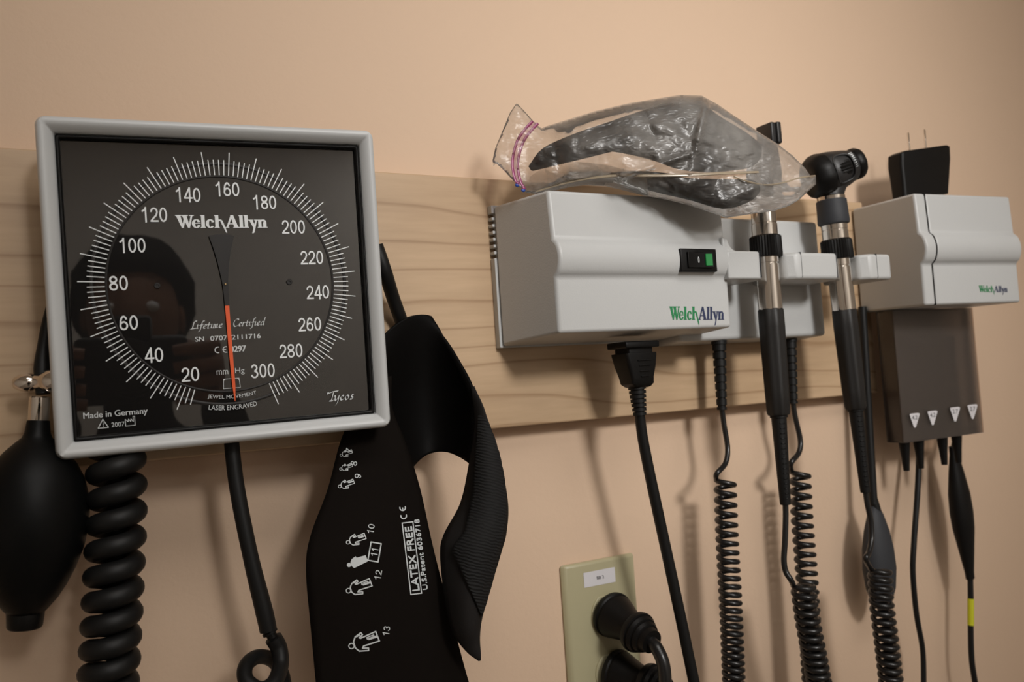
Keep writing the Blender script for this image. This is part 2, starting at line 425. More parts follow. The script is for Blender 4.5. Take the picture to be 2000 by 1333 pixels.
def logo_word():
    """the serif word mark: first half and second half, in units of cap height"""
    A, B = [], []; x = 0
    def add(dst, polys, sx):
        for o_ in (0, .028, .055): dst.extend([[(sx + a + o_, b) for a, b in q] for q in polys])
    Wp = [[(.05, .97), (.30, .97), (.50, 0), (.41, 0)], [(.42, 0), (.49, 0), (.66, .78), (.60, .86)], [(.46, .97), (.72, .97), (.92, 0), (.83, 0)], [(.84, 0), (.91, 0), (1.13, .97), (1.06, .97)]] + rc(0, .93, .40, 1) + rc(.44, .93, .82, 1) + rc(.95, .93, 1.22, 1)
    ep = ringp(.29, .33, .28, .345, .12, .285, 25, 335) + rc(.12, .33, .555, .40) + [[(.545, .33), (.555, .42), (.42, .42), (.42, .33)]]
    lp = rc(.06, 0, .25, 1) + rc(0, 0, .31, .06) + rc(0, .94, .25, 1)
    cp = ringp(.29, .33, .28, .345, .12, .285, 45, 320) + rc(.40, .44, .53, .56)
    hp = rc(.06, 0, .25, 1) + rc(0, 0, .31, .06) + rc(0, .94, .25, 1) + ringp(.36, .40, .20, .26, .10, .18, 10, 150) + [[(.43, .50), (.57, .45), (.80, -.28), (.80, -.42)]]
    Ap = [[(.02, 0), (.09, 0), (.42, .88), (.36, .98)], [(.34, 1), (.50, 1), (.84, 0), (.60, 0)], ] + rc(.16, .28, .60, .35) + rc(-.04, 0, .18, .06) + rc(.52, 0, .92, .06)
    yp = [[(.04, .64), (.24, .64), (.44, .02), (.33, 0)], [(.52, .64), (.58, .64), (.34, -.38), (.22, -.46)]] + rc(-.03, .59, .31, .65) + rc(.42, .59, .66, .65)
    npp = rc(.06, 0, .24, .65) + rc(0, 0, .30, .06) + rc(0, .59, .24, .65) + ringp(.38, .42, .22, .245, .08, .18, 0, 150) + rc(.42, 0, .60, .44) + rc(.37, 0, .67, .06)
    for pl, wd in ((Wp, 1.10), (ep, .60), (lp, .36), (cp, .60), (hp, .82)): add(A, pl, x); x += wd
    x -= .02
    for pl, wd in ((Ap, .92), (lp, .36), (lp, .34), (yp, .64), (npp, .66)): add(B, pl, x); x += wd
    return A, B, x
LW = logo_word()
def script(word, wn=(.055, .05)):
    G = {'L': [[(.62, .93), (.45, .98), (.34, .75), (.22, .12), (.04, .02)], [(.04, .02), (.3, .06), (.62, .10)]],
         'i': [[(0, .40), (.12, .48), (.08, .08), (.24, .10)], [(.16, .68), (.18, .70)]],
         'f': [[(.52, .90), (.38, .95), (.27, .6), (.14, -.2), (-.04, -.34)], [(.06, .45), (.42, .46)]],
         'e': [[(.08, .22), (.32, .32), (.30, .48), (.14, .42), (.08, .14), (.20, .03), (.38, .12)]],
         't': [[(.22, .75), (.10, .10), (.20, .03), (.34, .12)], [(0, .46), (.36, .47)]],
         'm': [[(0, .42), (.09, .47), (.04, 0)], [(.06, .25), (.24, .48), (.22, 0)], [(.24, .25), (.42, .48), (.40, .06), (.54, .10)]],
         'C': [[(.62, .80), (.50, .95), (.22, .80), (.08, .35), (.22, .02), (.56, .12)]],
         'r': [[(0, .42), (.10, .47), (.05, 0)], [(.07, .22), (.22, .46), (.34, .44)]],
         'd': [[(.34, .42), (.18, .46), (.06, .16), (.16, .02), (.34, .25)], [(.52, .98), (.36, .08), (.48, .10)]],
         'T': [[(.02, .72), (.0, .88), (.14, .80), (.5, .92), (1.0, .96)], [(.56, .88), (.48, .4), (.40, .05)], [(.22, .04), (.42, .02), (.58, .05)]],
         'y': [[(.02, .50), (.10, .44), (.10, .10), (.22, .03), (.40, .40)], [(.46, .52), (.36, -.10), (.16, -.46)]],
         'c': [[(.38, .40), (.24, .48), (.08, .25), (.18, .02), (.40, .12)]],
         'o': [[(.24, .48), (.08, .30), (.14, .03), (.34, .10), (.40, .35), (.24, .48)]],
         's': [[(.34, .44), (.20, .48), (.14, .34), (.30, .18), (.22, .02), (.04, .06)]]}
    adv = {'L': .62, 'i': .26, 'f': .40, 'e': .42, 't': .36, 'm': .58, 'C': .62, 'r': .38, 'd': .5, 'T': .66, 'y': .52, 'c': .46, 'o': .50, 's': .4}
    out = []; x = 0
    for ch in word:
        for st in G[ch]: out += [[(a + x + b * .12, b) for a, b in q] for q in nib(st, wn)]
        x += adv[ch]
    return out
def flat(bm, polys, fn, lift=0):
    """polygons through fn(x, y, small_height); each a hair higher than the last so none share a plane"""
    for i, q in enumerate(polys):
        try: bm.faces.new([bm.verts.new(fn(a, b, lift + 1.5e-7 * i)) for a, b in q])
        except ValueError: pass
def bvh_of(objs):
    dg = bpy.context.evaluated_depsgraph_get(); dg.update(); vs_, fs = [], []
    for o in objs:
        e = o.evaluated_get(dg); me = e.to_mesh(); base = wloc(o); k = len(vs_)
        vs_ += [v.co + base for v in me.vertices]; fs += [[k + i for i in f.vertices] for f in me.polygons]
        e.to_mesh_clear()
    return BVHTree.FromPolygons(vs_, fs)
def chop(polys, mx=9):
    out = []
    for q in polys:
        if len(q) == 4:
            L = max(hypot(q[0][0] - q[3][0], q[0][1] - q[3][1]), hypot(q[1][0] - q[2][0], q[1][1] - q[2][1]))
            n = int(L / mx) + 1
            mixp = lambda a, b, t: (a[0] + (b[0] - a[0]) * t, a[1] + (b[1] - a[1]) * t)
            for k in range(n): out.append([mixp(q[0], q[3], k / n), mixp(q[1], q[2], k / n), mixp(q[1], q[2], (k + 1) / n), mixp(q[0], q[3], (k + 1) / n)])
        else: out.append(q)
    return out
def decal(bm, polys, tree, lift=.00025):
    """polygons given on the picture of a surface, laid on that surface"""
    for i, q in enumerate(polys):
        vv = []
        for a, b in q:
            r = ray(a, b).normalized(); h, n, k, dist = tree.ray_cast(EYE, r)
            if h is None: vv = None; break
            if n.dot(r) > 0: n = -n
            vv.append(bm.verts.new(h + n * (lift + 1.5e-7 * i)))
        if vv: bm.faces.new(vv)
def quadmap(polys, q):                          # unit square -> picture quad (bl, br, tr, tl)
    def f(a, b):
        p = [q[i][j] for i in range(4) for j in (0, 1)]
        return tuple((1 - a) * (1 - b) * q[0][j] + a * (1 - b) * q[1][j] + a * b * q[2][j] + (1 - a) * b * q[3][j] for j in (0, 1))
    return [[f(a, b) for a, b in s] for s in polys]
def logo_in(quad):
    A, B, L = LW
    f = lambda pl: quadmap([[(a / L, b) for a, b in q] for q in pl], quad)
    return f(A), f(B)

# ================================================================== the room
RX0, RX1, RY0 = -1.7, 2.3, -4.2
def slab(name, lo, hi, m):
    bm = NEW(); box(bm, lo, hi); return tag(link(name, bm, m, smooth=0), kind='structure')
slab('wall_front', (RX0, WALL, 0), (RX1, WALL + .1, 2.6), PEACH)
slab('wall_back', (RX0, RY0 - .1, 0), (RX1, RY0, 2.6), WALLG)
slab('wall_left', (RX0 - .1, RY0 - .1, 0), (RX0, WALL + .1, 2.6), WALLG)
slab('wall_right', (RX1, RY0 - .1, 0), (RX1 + .1, WALL + .1, 2.6), WALLG)
slab('floor', (RX0 - .1, RY0 - .1, -.1), (RX1 + .1, WALL + .1, 0), FLOOR)
slab('ceiling', (RX0 - .1, RY0 - .1, 2.6), (RX1 + .1, WALL + .1, 2.7), CEIL)
for nm, lo, hi in (('baseboard_front', (RX0, WALL - .012, 0), (RX1, WALL, .1)), ('baseboard_back', (RX0, RY0, 0), (RX1, RY0 + .012, .1))):
    slab(nm, lo, hi, IVORY)
LITE = emit_mat('lamp_diffuser', (1, .95, .88), 1.2)
for k, (loc, sz, pw) in enumerate(LAMPS):
    t = thing('ceiling_light', (loc[0], loc[1], 2.6), ('white rectangular ceiling light panel nearest the instrument wall', 'white rectangular ceiling light panel straight behind the camera', 'added white fill light panel, unseen, in the far right back corner')[k], 'ceiling light')
    bm = NEW(); hx, hy = sz[0] / 2 + .03, sz[1] / 2 + .03
    for lo, hi in (((-hx, -hy), (hx, -hy + .03)), ((-hx, hy - .03), (hx, hy)), ((-hx, -hy + .03), (-hx + .03, hy - .03)), ((hx - .03, -hy + .03), (hx, hy - .03))):
        box(bm, (loc[0] + lo[0], loc[1] + lo[1], 2.53), (loc[0] + hi[0], loc[1] + hi[1], 2.6))
    link('frame', bm, CEIL, t, smooth=0)
    bm = NEW(); box(bm, (loc[0] - hx + .03, loc[1] - hy + .03, 2.545), (loc[0] + hx - .03, loc[1] + hy - .03, 2.555)); link('diffuser', bm, LITE, t, smooth=0)
    area_lamp((loc[0], loc[1], 2.535), sz, pw, t)

t = thing('added_pool_light', (SPOT.x, SPOT.y, 2.6), 'added round white lamp, unseen, throwing a pool of light on the instrument wall', 'spotlight')  # unseen fixture made up to carry the added pool light
sd_ = (SPOT_AT - SPOT).normalized()
bm = NEW(); lathe(bm, SPOT - sd_ * .09, SPOT + sd_ * .004, [(0, .05), (.1, .12), (.5, .20), (.9, .235), (1, .235), (1, .215), (.9, .21)], 48); link('shade', bm, CEIL, t)
bm = NEW(); tube(bm, [SPOT - sd_ * .08, Vector((SPOT.x, SPOT.y, 2.6))], .015, 12); link('stem', bm, CEIL, t)
spot_lamp(t)

# ================================================================== maple board on the wall
bz1, bz0 = Z_(800, 339, .02), Z_(600, 872, .02)
bx1 = X_(1701, 600, .02)
bm = NEW(); box(bm, (-.42, WALL - .02, bz0), (bx1, WALL, bz1))
tag(link('mounting_board', bm, MAPLE, bevel=.0012, origin=(0, WALL, bz0)), 'long pale maple board fixed across the peach wall behind all the instruments', 'board')

# ================================================================== wall gauge
GC = EYE + Vector((0.08822503, 0.49001588, 0.06575439))
gx = Vector((0.99720487, -0.07244769, 0.01826966)).normalized()
gn = Vector((-0.07149867, -0.99627889, -0.04812804)).normalized()
gy = gn.cross(gx).normalized()
def G(u, v, h=0): return GC + gx * u + gy * v + gn * h
gauge = thing('pressure_gauge', G(0, -.09, -.03), 'square wall-mounted blood pressure gauge with a black dial and pale grey frame', 'gauge')
# bezel: a rounded moulding swept round the square
bm = NEW()
prof = [(.0900, -.024), (.0902, -.0085), (.0899, -.0042), (.0891, -.0013), (.0879, -.0001), (.0863, 0), (.0849, -.0008), (.0835, -.0022), (.0823, -.0040), (.0814, -.0060), (.0811, -.0072), (.0810, -.0115), (.0860, -.0125), (.0865, -.024)]
def sq(half, n=6, r=.004):
    r = min(r, half * .05 + .0005); out = []
    for cx, cy, a0 in ((1, 1, 0), (-1, 1, 90), (-1, -1, 180), (1, -1, 270)):
        for k in range(n + 1):
            a = radians(a0 + 90 * k / n); out.append((cx * (half - r) + r * cos(a), cy * (half - r) + r * sin(a)))
    return out
rings = []
for i, (hf, h) in enumerate(prof):
    rr = .0055 if hf > .0885 else (.0022 if hf > .086 else .0008)
    rings.append([bm.verts.new(G(a, b, h)) for a, b in sq(hf, 6, rr)])
n = len(rings[0])
for a, b in zip(rings, rings[1:] + rings[:1]):
    for k in range(n): bm.faces.new((a[k], a[(k + 1) % n], b[(k + 1) % n], b[k]))
link('bezel', bm, FRAMEW, gauge, smooth=50)
bm = NEW()
rings = [[bm.verts.new(G(a, b, h)) for a, b in sq(hf, 3, .001)] for hf, h in ((.0810, -.0060), (.0797, -.0063), (.0793, -.0068), (.0792, -.0088))]
for a, b in zip(rings, rings[1:]):
    for k in range(len(a)): bm.faces.new((a[k], a[(k + 1) % len(a)], b[(k + 1) % len(a)], b[k]))
link('inner_gasket', bm, BLACKP, gauge, solid=.0004)
bm = NEW()
def housing(v): return G(v.x, v.y, v.z)
rbox(bm, (-.055, -.052, -.046), (.055, .055, -.0126), .004, M=housing); link('housing', bm, BLACKP, gauge)
bm = NEW(); box(bm, (-.0809, -.0809, -.0118), (.0809, .0809, -.0095), M=housing)
dial = link('dial', bm, DIALM, gauge, smooth=0)
# the turned step that rings the dial
bm = NEW()
pr = [(.0606, -.0094), (.0609, -.0090), (.0616, -.0090), (.0619, -.0094)]
pr2 = [(.0675, -.0094), (.0677, -.0091), (.0692, -.0091), (.0694, -.0094)]
for q in (pr, pr2):
    rg = [[bm.verts.new(G(r * cos(2 * pi * k / 128), r * sin(2 * pi * k / 128), h)) for k in range(128)] for r, h in q]
    for a, b in zip(rg, rg[1:]):
        for k in range(128): bm.faces.new((a[k], a[(k + 1) % 128], b[(k + 1) % 128], b[k]))
link('dial_ring', bm, NEEDG, dial, smooth=180)
TOP = -.0089
def gp(a, b, h): return G(a / 1000, b / 1000, TOP + h)
def ang(v): return -113.3 - 1.155 * (v - 20) if v <= 240 else -367.4 - 1.05 * (v - 240)
bm = NEW(); pl = []
for v in range(16, 301, 2):
    a = radians(ang(v)); r0, r1, wd = 61.9, (75.1 if v % 10 == 0 and v >= 20 else 70.6), .52
    c, s = cos(a), sin(a)
    pl.append([(r * c - k * s * wd / 2, r * s + k * c * wd / 2) for r, k in ((r0, -1), (r1, -1), (r1, 1), (r0, 1))])
flat(bm, pl, gp); link('tick_marks', bm, INK, dial, smooth=0, recalc=False)
NUM = {20: (-21.6, -50.), 40: (-39.6, -38.), 60: (-51.3, -19.7), 80: (-55.1, 2.), 100: (-47.1, 22.4), 120: (-35.1, 39.2), 140: (-17., 50.4), 160: (4.2, 53.9), 180: (24.4, 46.6), 200: (40.1, 32.3), 220: (49.7, 14.1), 240: (52., -6.5), 260: (46.1, -25.3), 280: (34.2, -40.3), 300: (17.6, -50.8)}
bm = NEW(); pl = []
for v, (x, y) in NUM.items(): pl += figures(str(v), x, y, 13.2 if v >= 100 else 9.2, 7.9)
flat(bm, pl, gp); link('numerals', bm, INK, dial, smooth=0, recalc=False)
bm = NEW(); pl = []
A, B, L = LW
pl = [[(-24.4 + a / L * 49.2, 31.9 + b * 7.2) for a, b in q] for q in A + B]
flat(bm, pl, gp); link('logo', bm, INK, dial, smooth=0, recalc=False)
bm = NEW()
pl = place(norm(script('Lifetime')), -11.6, -23.4, 17.6, 6.6) + place(norm(script('Certified')), 12.0, -23.1, 18.2, 6.6)
pl += text('SN', -15.6, -30.6, 4.6, 2.7, bold=.06) + text('070712111716', 3.8, -30.6, 27.4, 2.7, bold=.1)
pl += ringp(-6.2, -37.3, 1.9, 1.9, 1.35, 1.35, 70, 290) + ringp(-1.9, -37.3, 1.9, 1.9, 1.35, 1.35, 70, 290) + rc(-3.6, -37.55, -1.9, -37.05)
pl += text('0297', 4.6, -37.3, 8.6, 3.5, bold=.2)
pl += text('mm', -4.6, -50.1, 6.2, 2.5) + text('Hg', 4.9, -50.1, 5.2, 3.9)
pl += stroke([(-4.2, -54), (4.2, -54), (4.6, -59.4), (-4.6, -59.4)], .32, True) + [[(-4.2, -54), (-3.0, -54), (-4.3, -55.2)], [(4.2, -54), (3.0, -54), (4.3, -55.2)]]
def bent(s, r, width, h):                       # lettering bent along the foot of the dial
    q = text(s, 0, 0, width, h)
    return [[((r - b) * sin(a / r), -(r - b) * cos(a / r)) for a, b in f] for f in q]
pl += bent('JEWEL MOVEMENT', 64.6, 26.6, 2.7) + bent('LASER ENGRAVED', 70.4, 26.2, 2.7)
pl += text('Made in Germany', -60.4, -68.6, 31.4, 4.3, bold=.08)
pl += stroke([(-69.4, -75.4), (-64.4, -75.4), (-66.9, -70.8)], .42, True) + rc(-67.05, -74.0, -66.75, -72.3) + rc(-67.05, -74.8, -66.75, -74.4)
pl += text('2007', -59.7, -74.2, 6.4, 2.5)
pl += stroke([(-56, -75.5), (-51.3, -75.5), (-51.3, -70.6), (-52.1, -70.6), (-52.1, -73.4), (-53.2, -71.9), (-53.4, -73.2), (-54.4, -71.9), (-54.7, -73.2), (-56, -71.9)], .36, True)
pl += place(norm(script('Tycos', (.05, .06))), 61.6, -70.2, 16.2, 9.2)
flat(bm, pl, gp); link('lettering', bm, INKD, dial, smooth=0, recalc=False)
for x in (-35.8, 35.7):
    bm = NEW(); lathe(bm, gp(x, 0, -.001), gp(x, 0, .0006), [(0, .0017), (.8, .0017), (1, .0014), (1, .0008), (.6, .0007)], 20); link('screw', bm, NEEDG, dial)
# pointer
pt = []
for hgt, nm, m, poly in ((.0016, 'pointer', NEEDG, [(-7.4, 27.2), (-4, 27.9), (0, 28.1), (3.4, 27.8), (6.1, 27.0), (4.2, 20), (2.6, 12), (1.5, 3), (1.4, -1.5), (1.2, -13), (-1.2, -13), (-1.6, -1.5), (-2.2, 3), (-3.6, 12), (-5.4, 20)]),
                         (.0017, 'pointer_tip', ORANGE, [(-1.15, -12.6), (1.1, -12.6), (1.45, -40), (1.75, -58), (1.25, -66.9), (.95, -66.9), (.1, -58), (-.55, -40)])):
    bm = NEW(); prism(bm, poly, lambda a, b: gp(a, b, hgt), lambda a, b: gp(a, b, hgt + .0005))
    o = link(nm, bm, m, gauge if nm == 'pointer' else pt[0], smooth=0)
    pt.append(o)
bm = NEW(); lathe(bm, gp(-.2, -.3, -.001), gp(-.2, -.3, .003), [(0, .0007), (.9, .0007), (1, .0004)], 16); link('pivot_pin', bm, BRASS, pt[0])
bm = NEW(); box(bm, (-.0811, -.0811, -.0052), (.0811, .0811, -.0040), M=housing)
tag(link('glass', bm, GLASS, gauge, smooth=0), 'clear flat glass over the dial')

# ================================================================== inflation bulb
bp0, bp1 = P(75, 822, .05), P(48, 1228, .05)
bulb = thing('inflation_bulb', bp1, 'black rubber squeeze bulb hanging at the far left below the gauge', 'bulb')
k = M_(70, 1000, .05, 1)
bm = NEW()
pr = [(0, 20), (.02, 21), (.06, 23), (.085, 27), (.11, 38), (.15, 54), (.21, 73), (.28, 88), (.36, 97), (.45, 101), (.54, 100), (.63, 94), (.72, 82), (.80, 68), (.86, 54), (.905, 40), (.925, 33)]
lathe(bm, bp0, bp1, [(t, r * k) for t, r in pr], 48); link('bulb', bm, BULBM, bulb, smooth=60)
bm = NEW(); lathe(bm, bp0, bp1, [(.915, 32 * k), (.93, 33 * k), (.99, 31 * k), (1, 28 * k), (1, 10 * k), (.985, 9 * k)], 32); link('end_valve', bm, BLACKP, bulb)
va, vb = P(78, 775, .05), P(75, 826, .05)
bm = NEW(); lathe(bm, va, vb, [(0, 16 * k), (.05, 19 * k), (.95, 19 * k), (1, 17 * k)], 32); val = link('valve_stem', bm, CHROME, bulb)
sc0 = P(80, 746, .05)
bm = NEW(); lathe(bm, sc0 + Vector((-.012, 0.004, 0)), sc0 + Vector((.010, -.006, 0)), [(0, 12 * k), (.12, 17 * k), (.2, 18 * k), (.34, 18 * k), (.42, 13 * k), (.55, 14 * k), (.62, 19 * k), (.75, 24 * k), (.92, 24 * k), (1, 20 * k)], 32)
link('release_screw', bm, CHROME, bulb, smooth=35)
bm = NEW(); tube(bm, spline([P(84, 770, .05), P(82, 720, .048), P(86, 680, .045), P(96, 620, .042), P(115, 560, .04)]), [13 * k, 15 * k, 13 * k, 11 * k, 11 * k], 20); link('air_tube', bm, RUBBER, bulb, smooth=60)

# ================================================================== thick coiled hose, left
k = M_(220, 1100, .055, 1)
ct = thing('coiled_hose', P(215, 1380, .055), 'thick black coiled air hose hanging beside the squeeze bulb', 'hose')
hx = helix([P(226, 870, .055), P(228, 1000, .056), P(220, 1180, .058), P(208, 1400, .058)], 36 * k, [50 * k, 50 * k, 45 * k, 41 * k], 24, phase=2.6)
bm = NEW(); tube(bm, hx, 20.5 * k, 14); link('coil', bm, RUBBER, ct, smooth=60)
bm = NEW(); tube(bm, [P(228, 800, .042), P(215, 850, .045), hx[0]], 17 * k, 12); link('upper_end', bm, RUBBER, ct, smooth=60)

# ================================================================== straight hose with connector and loop
k = M_(480, 1050, .055, 1)
hs = thing('rubber_hose', P(540, 1260, .055), 'straight black rubber hose running down from below the middle of the gauge into a loop', 'hose')
bm = NEW(); tube(bm, spline([P(449, 800, .045), P(452, 862, .05), P(464, 960, .053), P(490, 1090, .056), P(516, 1195, .057), P(524, 1232, .057)], 10), [14.5 * k, 14.5 * k, 14.8 * k, 15 * k, 17 * k, 16.5 * k], 22); link('hose', bm, RUBBER, hs, smooth=60)
bm = NEW(); lathe(bm, P(522, 1226, .057), P(541, 1262, .058), [(0, 10 * k), (.18, 10 * k), (.22, 15 * k), (.32, 15 * k), (.36, 10 * k), (.55, 10 * k), (.6, 14.5 * k), (.7, 14.5 * k), (.74, 9 * k), (1, 9 * k)], 28); tag(link('connector', bm, BLACKP, hs), 'stepped black plastic connector')
bm = NEW(); tube(bm, spline([P(534, 1247, .058), P(545, 1268, .058), P(548, 1300, .062), P(535, 1335, .072), P(508, 1348, .075), P(481, 1330, .070), P(480, 1302, .062), P(502, 1284, .054), P(532, 1290, .046), P(552, 1320, .042), P(560, 1380, .042)], 10), [16.5 * k, 15.5 * k, 14.5 * k, 14 * k, 14 * k], 22); tag(link('looped_tube', bm, RUBBER, hs, smooth=60), 'end of the hose curled in a loop')

# ================================================================== cuff
cuff = thing('pressure_cuff', P(760, 1400, .06), 'black nylon arm cuff with white sizing print hanging at the right of the gauge', 'cuff')
def panel(rowspec, nu=15, nv=8, bul=0.0, dmid=None):
    """rowspec: (left px, left py, left d, mid px, mid py, mid d, right px, right py, right d)"""
    Ls = spline([Vector((r[0], r[1], r[2] * 1e4)) for r in rowspec], nv); Ms = spline([Vector((r[3], r[4], r[5] * 1e4)) for r in rowspec], nv); Rs = spline([Vector((r[6], r[7], r[8] * 1e4)) for r in rowspec], nv)
    rows = []
    for a, m, b in zip(Ls, Ms, Rs):
        row = []
        for j in range(nu + 1):
            t = j / nu
            q = a * (2 * (t - .5) * (t - 1)) + m * (4 * t * (1 - t)) + b * (2 * t * (t - .5))
            row.append(P(q.x, q.y, q.z / 1e4))
        rows.append(row)
    return rows
FP = [(712, 740, .040, 738, 738, .041, 764, 735, .040), (690, 805, .042, 728, 803, .046, 766, 800, .044), (664, 868, .048, 728, 866, .054, 792, 868, .050), (640, 958, .056, 730, 956, .064, 819, 955, .058),
      (606, 1050, .064, 725, 1052, .073, 841, 1055, .066), (598, 1115, .068, 727, 1115, .077, 857, 1120, .070), (607, 1225, .070, 745, 1225, .079, 884, 1222, .072), (618, 1345, .071, 768, 1345, .079, 918, 1345, .073), (626, 1430, .071, 790, 1430, .079, 950, 1430, .073)]
bm = NEW(); grid(bm, panel(FP)); front = link('front_panel', bm, CUFFM, cuff, smooth=180, solid=.0016)
BP = [(738, 668, .040, 792, 622, .038, 842, 619, .036), (735, 715, .042, 805, 645, .036, 862, 650, .040), (738, 780, .044, 822, 735, .028, 893, 700, .052), (748, 840, .046, 835, 800, .026, 924, 762, .064), (765, 885, .046, 845, 850, .027, 929, 830, .068), (792, 934, .044, 848, 884, .030, 918, 906, .066)]
bm = NEW(); grid(bm, panel(BP, 18, 8)); tag(link('inner_panel', bm, LINING, cuff, smooth=180, solid=.0018), 'smooth black lining folded over at the top')
TP = [(922, 758, .064, 924, 757, .0645, 927, 756, .065), (929, 825, .068, 938, 812, .074, 950, 812, .078), (918, 906, .068, 948, 905, .086, 976, 905, .084), (901, 984, .070, 950, 984, .094, 990, 985, .088), (868, 1047, .074, 936, 1047, .100, 987, 1040, .092), (862, 1088, .076, 925, 1088, .102, 978, 1075, .093), (870, 1165, .082, 918, 1160, .102, 960, 1135, .094), (885, 1232, .088, 918, 1225, .100, 941, 1200, .095), (912, 1272, .092, 926, 1260, .096, 935, 1245, .095), (936, 1290, .094, 937, 1290, .0945, 939, 1290, .095)]
bm = NEW(); grid(bm, panel(TP, 12, 8)); tail = tag(link('tail_flap', bm, TAILM, cuff, smooth=180, solid=.0018), 'free end of the cuff curling forward')
tr_tail = bvh_of([tail])
hk = [(933, 880), (927, 965), (911, 1040), (886, 1074), (912, 1135), (937, 1203), (956, 1140), (976, 1065), (986, 1010), (984, 960), (975, 905), (962, 855), (948, 815), (938, 812)]
# hook tape: fine grid of the flap cut to the patch outline, lifted off it
def inside(p, poly):
    c = False
    for (x1, y1), (x2, y2) in zip(poly, poly[1:] + poly[:1]):
        if (y1 > p[1]) != (y2 > p[1]) and p[0] < (x2 - x1) * (p[1] - y1) / (y2 - y1) + x1: c = not c
    return c
def clip_row(y, poly):
    xs = sorted((x2 - x1) * (y - y1) / (y2 - y1) + x1 for (x1, y1), (x2, y2) in zip(poly, poly[1:] + poly[:1]) if (y1 > y) != (y2 > y))
    return (xs[0], xs[-1]) if len(xs) > 1 else None
bm = NEW(); rows = []
for j in range(61):
    y = 813 + (1202 - 813) * j / 60; c = clip_row(y, hk)
    if not c: continue
    row = []
    for i in range(13):
        r = ray(c[0] + (c[1] - c[0]) * i / 12, y).normalized(); h, nn, q, dd = tr_tail.ray_cast(EYE, r)
        if h is None: row = None; break
        if nn.dot(r) > 0: nn = -nn
        row.append(h + nn * (.0012 + .0004 * noise.noise(h * 900)))
    if row: rows.append(row)
grid(bm, rows); tag(link('hook_tape', bm, HOOK, cuff, smooth=180, solid=.0016), 'rough hook-and-loop strip')
bm = NEW(); k = M_(765, 570, .045, 1); tube(bm, spline([P(735, 480, .045), P(752, 530, .045), P(767, 580, .035), P(783, 625, .0285), P(790, 648, .0255)], 8), 13.5 * k, 20); link('cuff_tube', bm, RUBBER, cuff, smooth=60)
tr_front = bvh_of([front])
def wh(lst, cx, cy, sc, rot): # icon space (x along the body from the head, y up) to the picture
    c, s = cos(rot), sin(rot)
    return [[(cx + sc * (a * c - b * s), cy + sc * (a * s + b * c)) for a, b in q] for q in lst]
def icon(stout, filled=False):
    h = .16 + .0 * stout; b = .30 + .14 * stout
    out = ringp(-.02, 0, .15, .15, .0 if filled else .10, .0 if filled else .10)
    body = [(.14, -b * .4), (.30, -b * .9), (.62, -b * 1.15), (.66, -b * .85), (.46, -b * .62), (.52, -b * .5), (1.30, -b * .62), (1.30, -b * .08), (.86, 0), (1.30, b * .08), (1.30, b * .66), (.52, b * .55), (.44, b * .75), (.70, b * 1.0), (.66, b * 1.3), (.24, b * .95), (.12, b * .4)]
    if filled: out += [[(.14, -b * .4), (.30, -b * .9), (1.30, -b * .62), (1.30, b * .66), (.24, b * .95), (.12, b * .4)], [(.30, -b * .9), (.62, -b * 1.15), (.66, -b * .85), (.46, -b * .6)]]
    else: out += stroke(body, .065, True) + stroke([(.36, -b * .85), (.52, -b * .95), (.58, -b * .6)], .05) + stroke([(.8, -b * .30), (1.15, -b * .32), (1.15, -b * .12), (.8, -b * .1)], .05, True)
    return out
pl = []
for n_, ix, iy, sc, st, fil, nx, ny in (('7', 667, 890, 17, .0, 0, 682, 881), ('8', 666, 917, 18, .0, 0, 691, 906), ('9', 664, 951, 22, .1, 0, 699, 931), ('10', 680, 1060, 27, .2, 0, 724, 1034), ('11', 682, 1104, 28, .35, 1, 731, 1079), ('12', 681, 1154, 35, .3, 0, 738, 1124), ('13', 687, 1262, 41, .55, 0, 754, 1233)):
    pl += wh(icon(st, bool(fil)), ix, iy, sc, radians(-21))
    pl += figures(n_, nx, ny, 8.5 if len(n_) == 1 else 19 if n_ != '11' else 17, -12.5, radians(-80))
c11 = [(731 + a * cos(radians(-80)) - b * sin(radians(-80)), 1079 + a * sin(radians(-80)) + b * cos(radians(-80))) for a, b in ((-18, -10), (18, -10), (18, 10), (-18, 10))]
pl += stroke(c11, 2.4, True)
ra = radians(-97)
def along(s, x, y, w_, h_, bold=0): return text(s, x, y, w_, -h_, ra, bold)
pl += along('LATEX FREE', 804, 1092, 126, 13, .9)
q = [(804 + a * cos(ra) - b * sin(ra), 1091 + a * sin(ra) + b * cos(ra)) for a, b in ((-70, -11), (70, -11), (70, 10), (-70, 10))]
pl += stroke(q, 2.2, True)
pl += along('U.S.Patent 6036718', 821, 1084, 138, 9, .6)
for off in (-8, 8):
    cx, cy = 786 + off * cos(ra), 1001 + off * sin(ra)
    pl += ringp(cx, cy, 6.5, 6.5, 4.2, 4.2, ra * 180 / pi + 65, ra * 180 / pi + 295)
    if off > 0: pl += stroke([(cx, cy), (cx - 5 * cos(ra), cy - 5 * sin(ra))], 2.0)
bm = NEW(); decal(bm, chop(pl), tr_front, .0004); tag(link('sizing_print', bm, INKD, front, smooth=0, recalc=False), 'white printed figures, numbers and words')

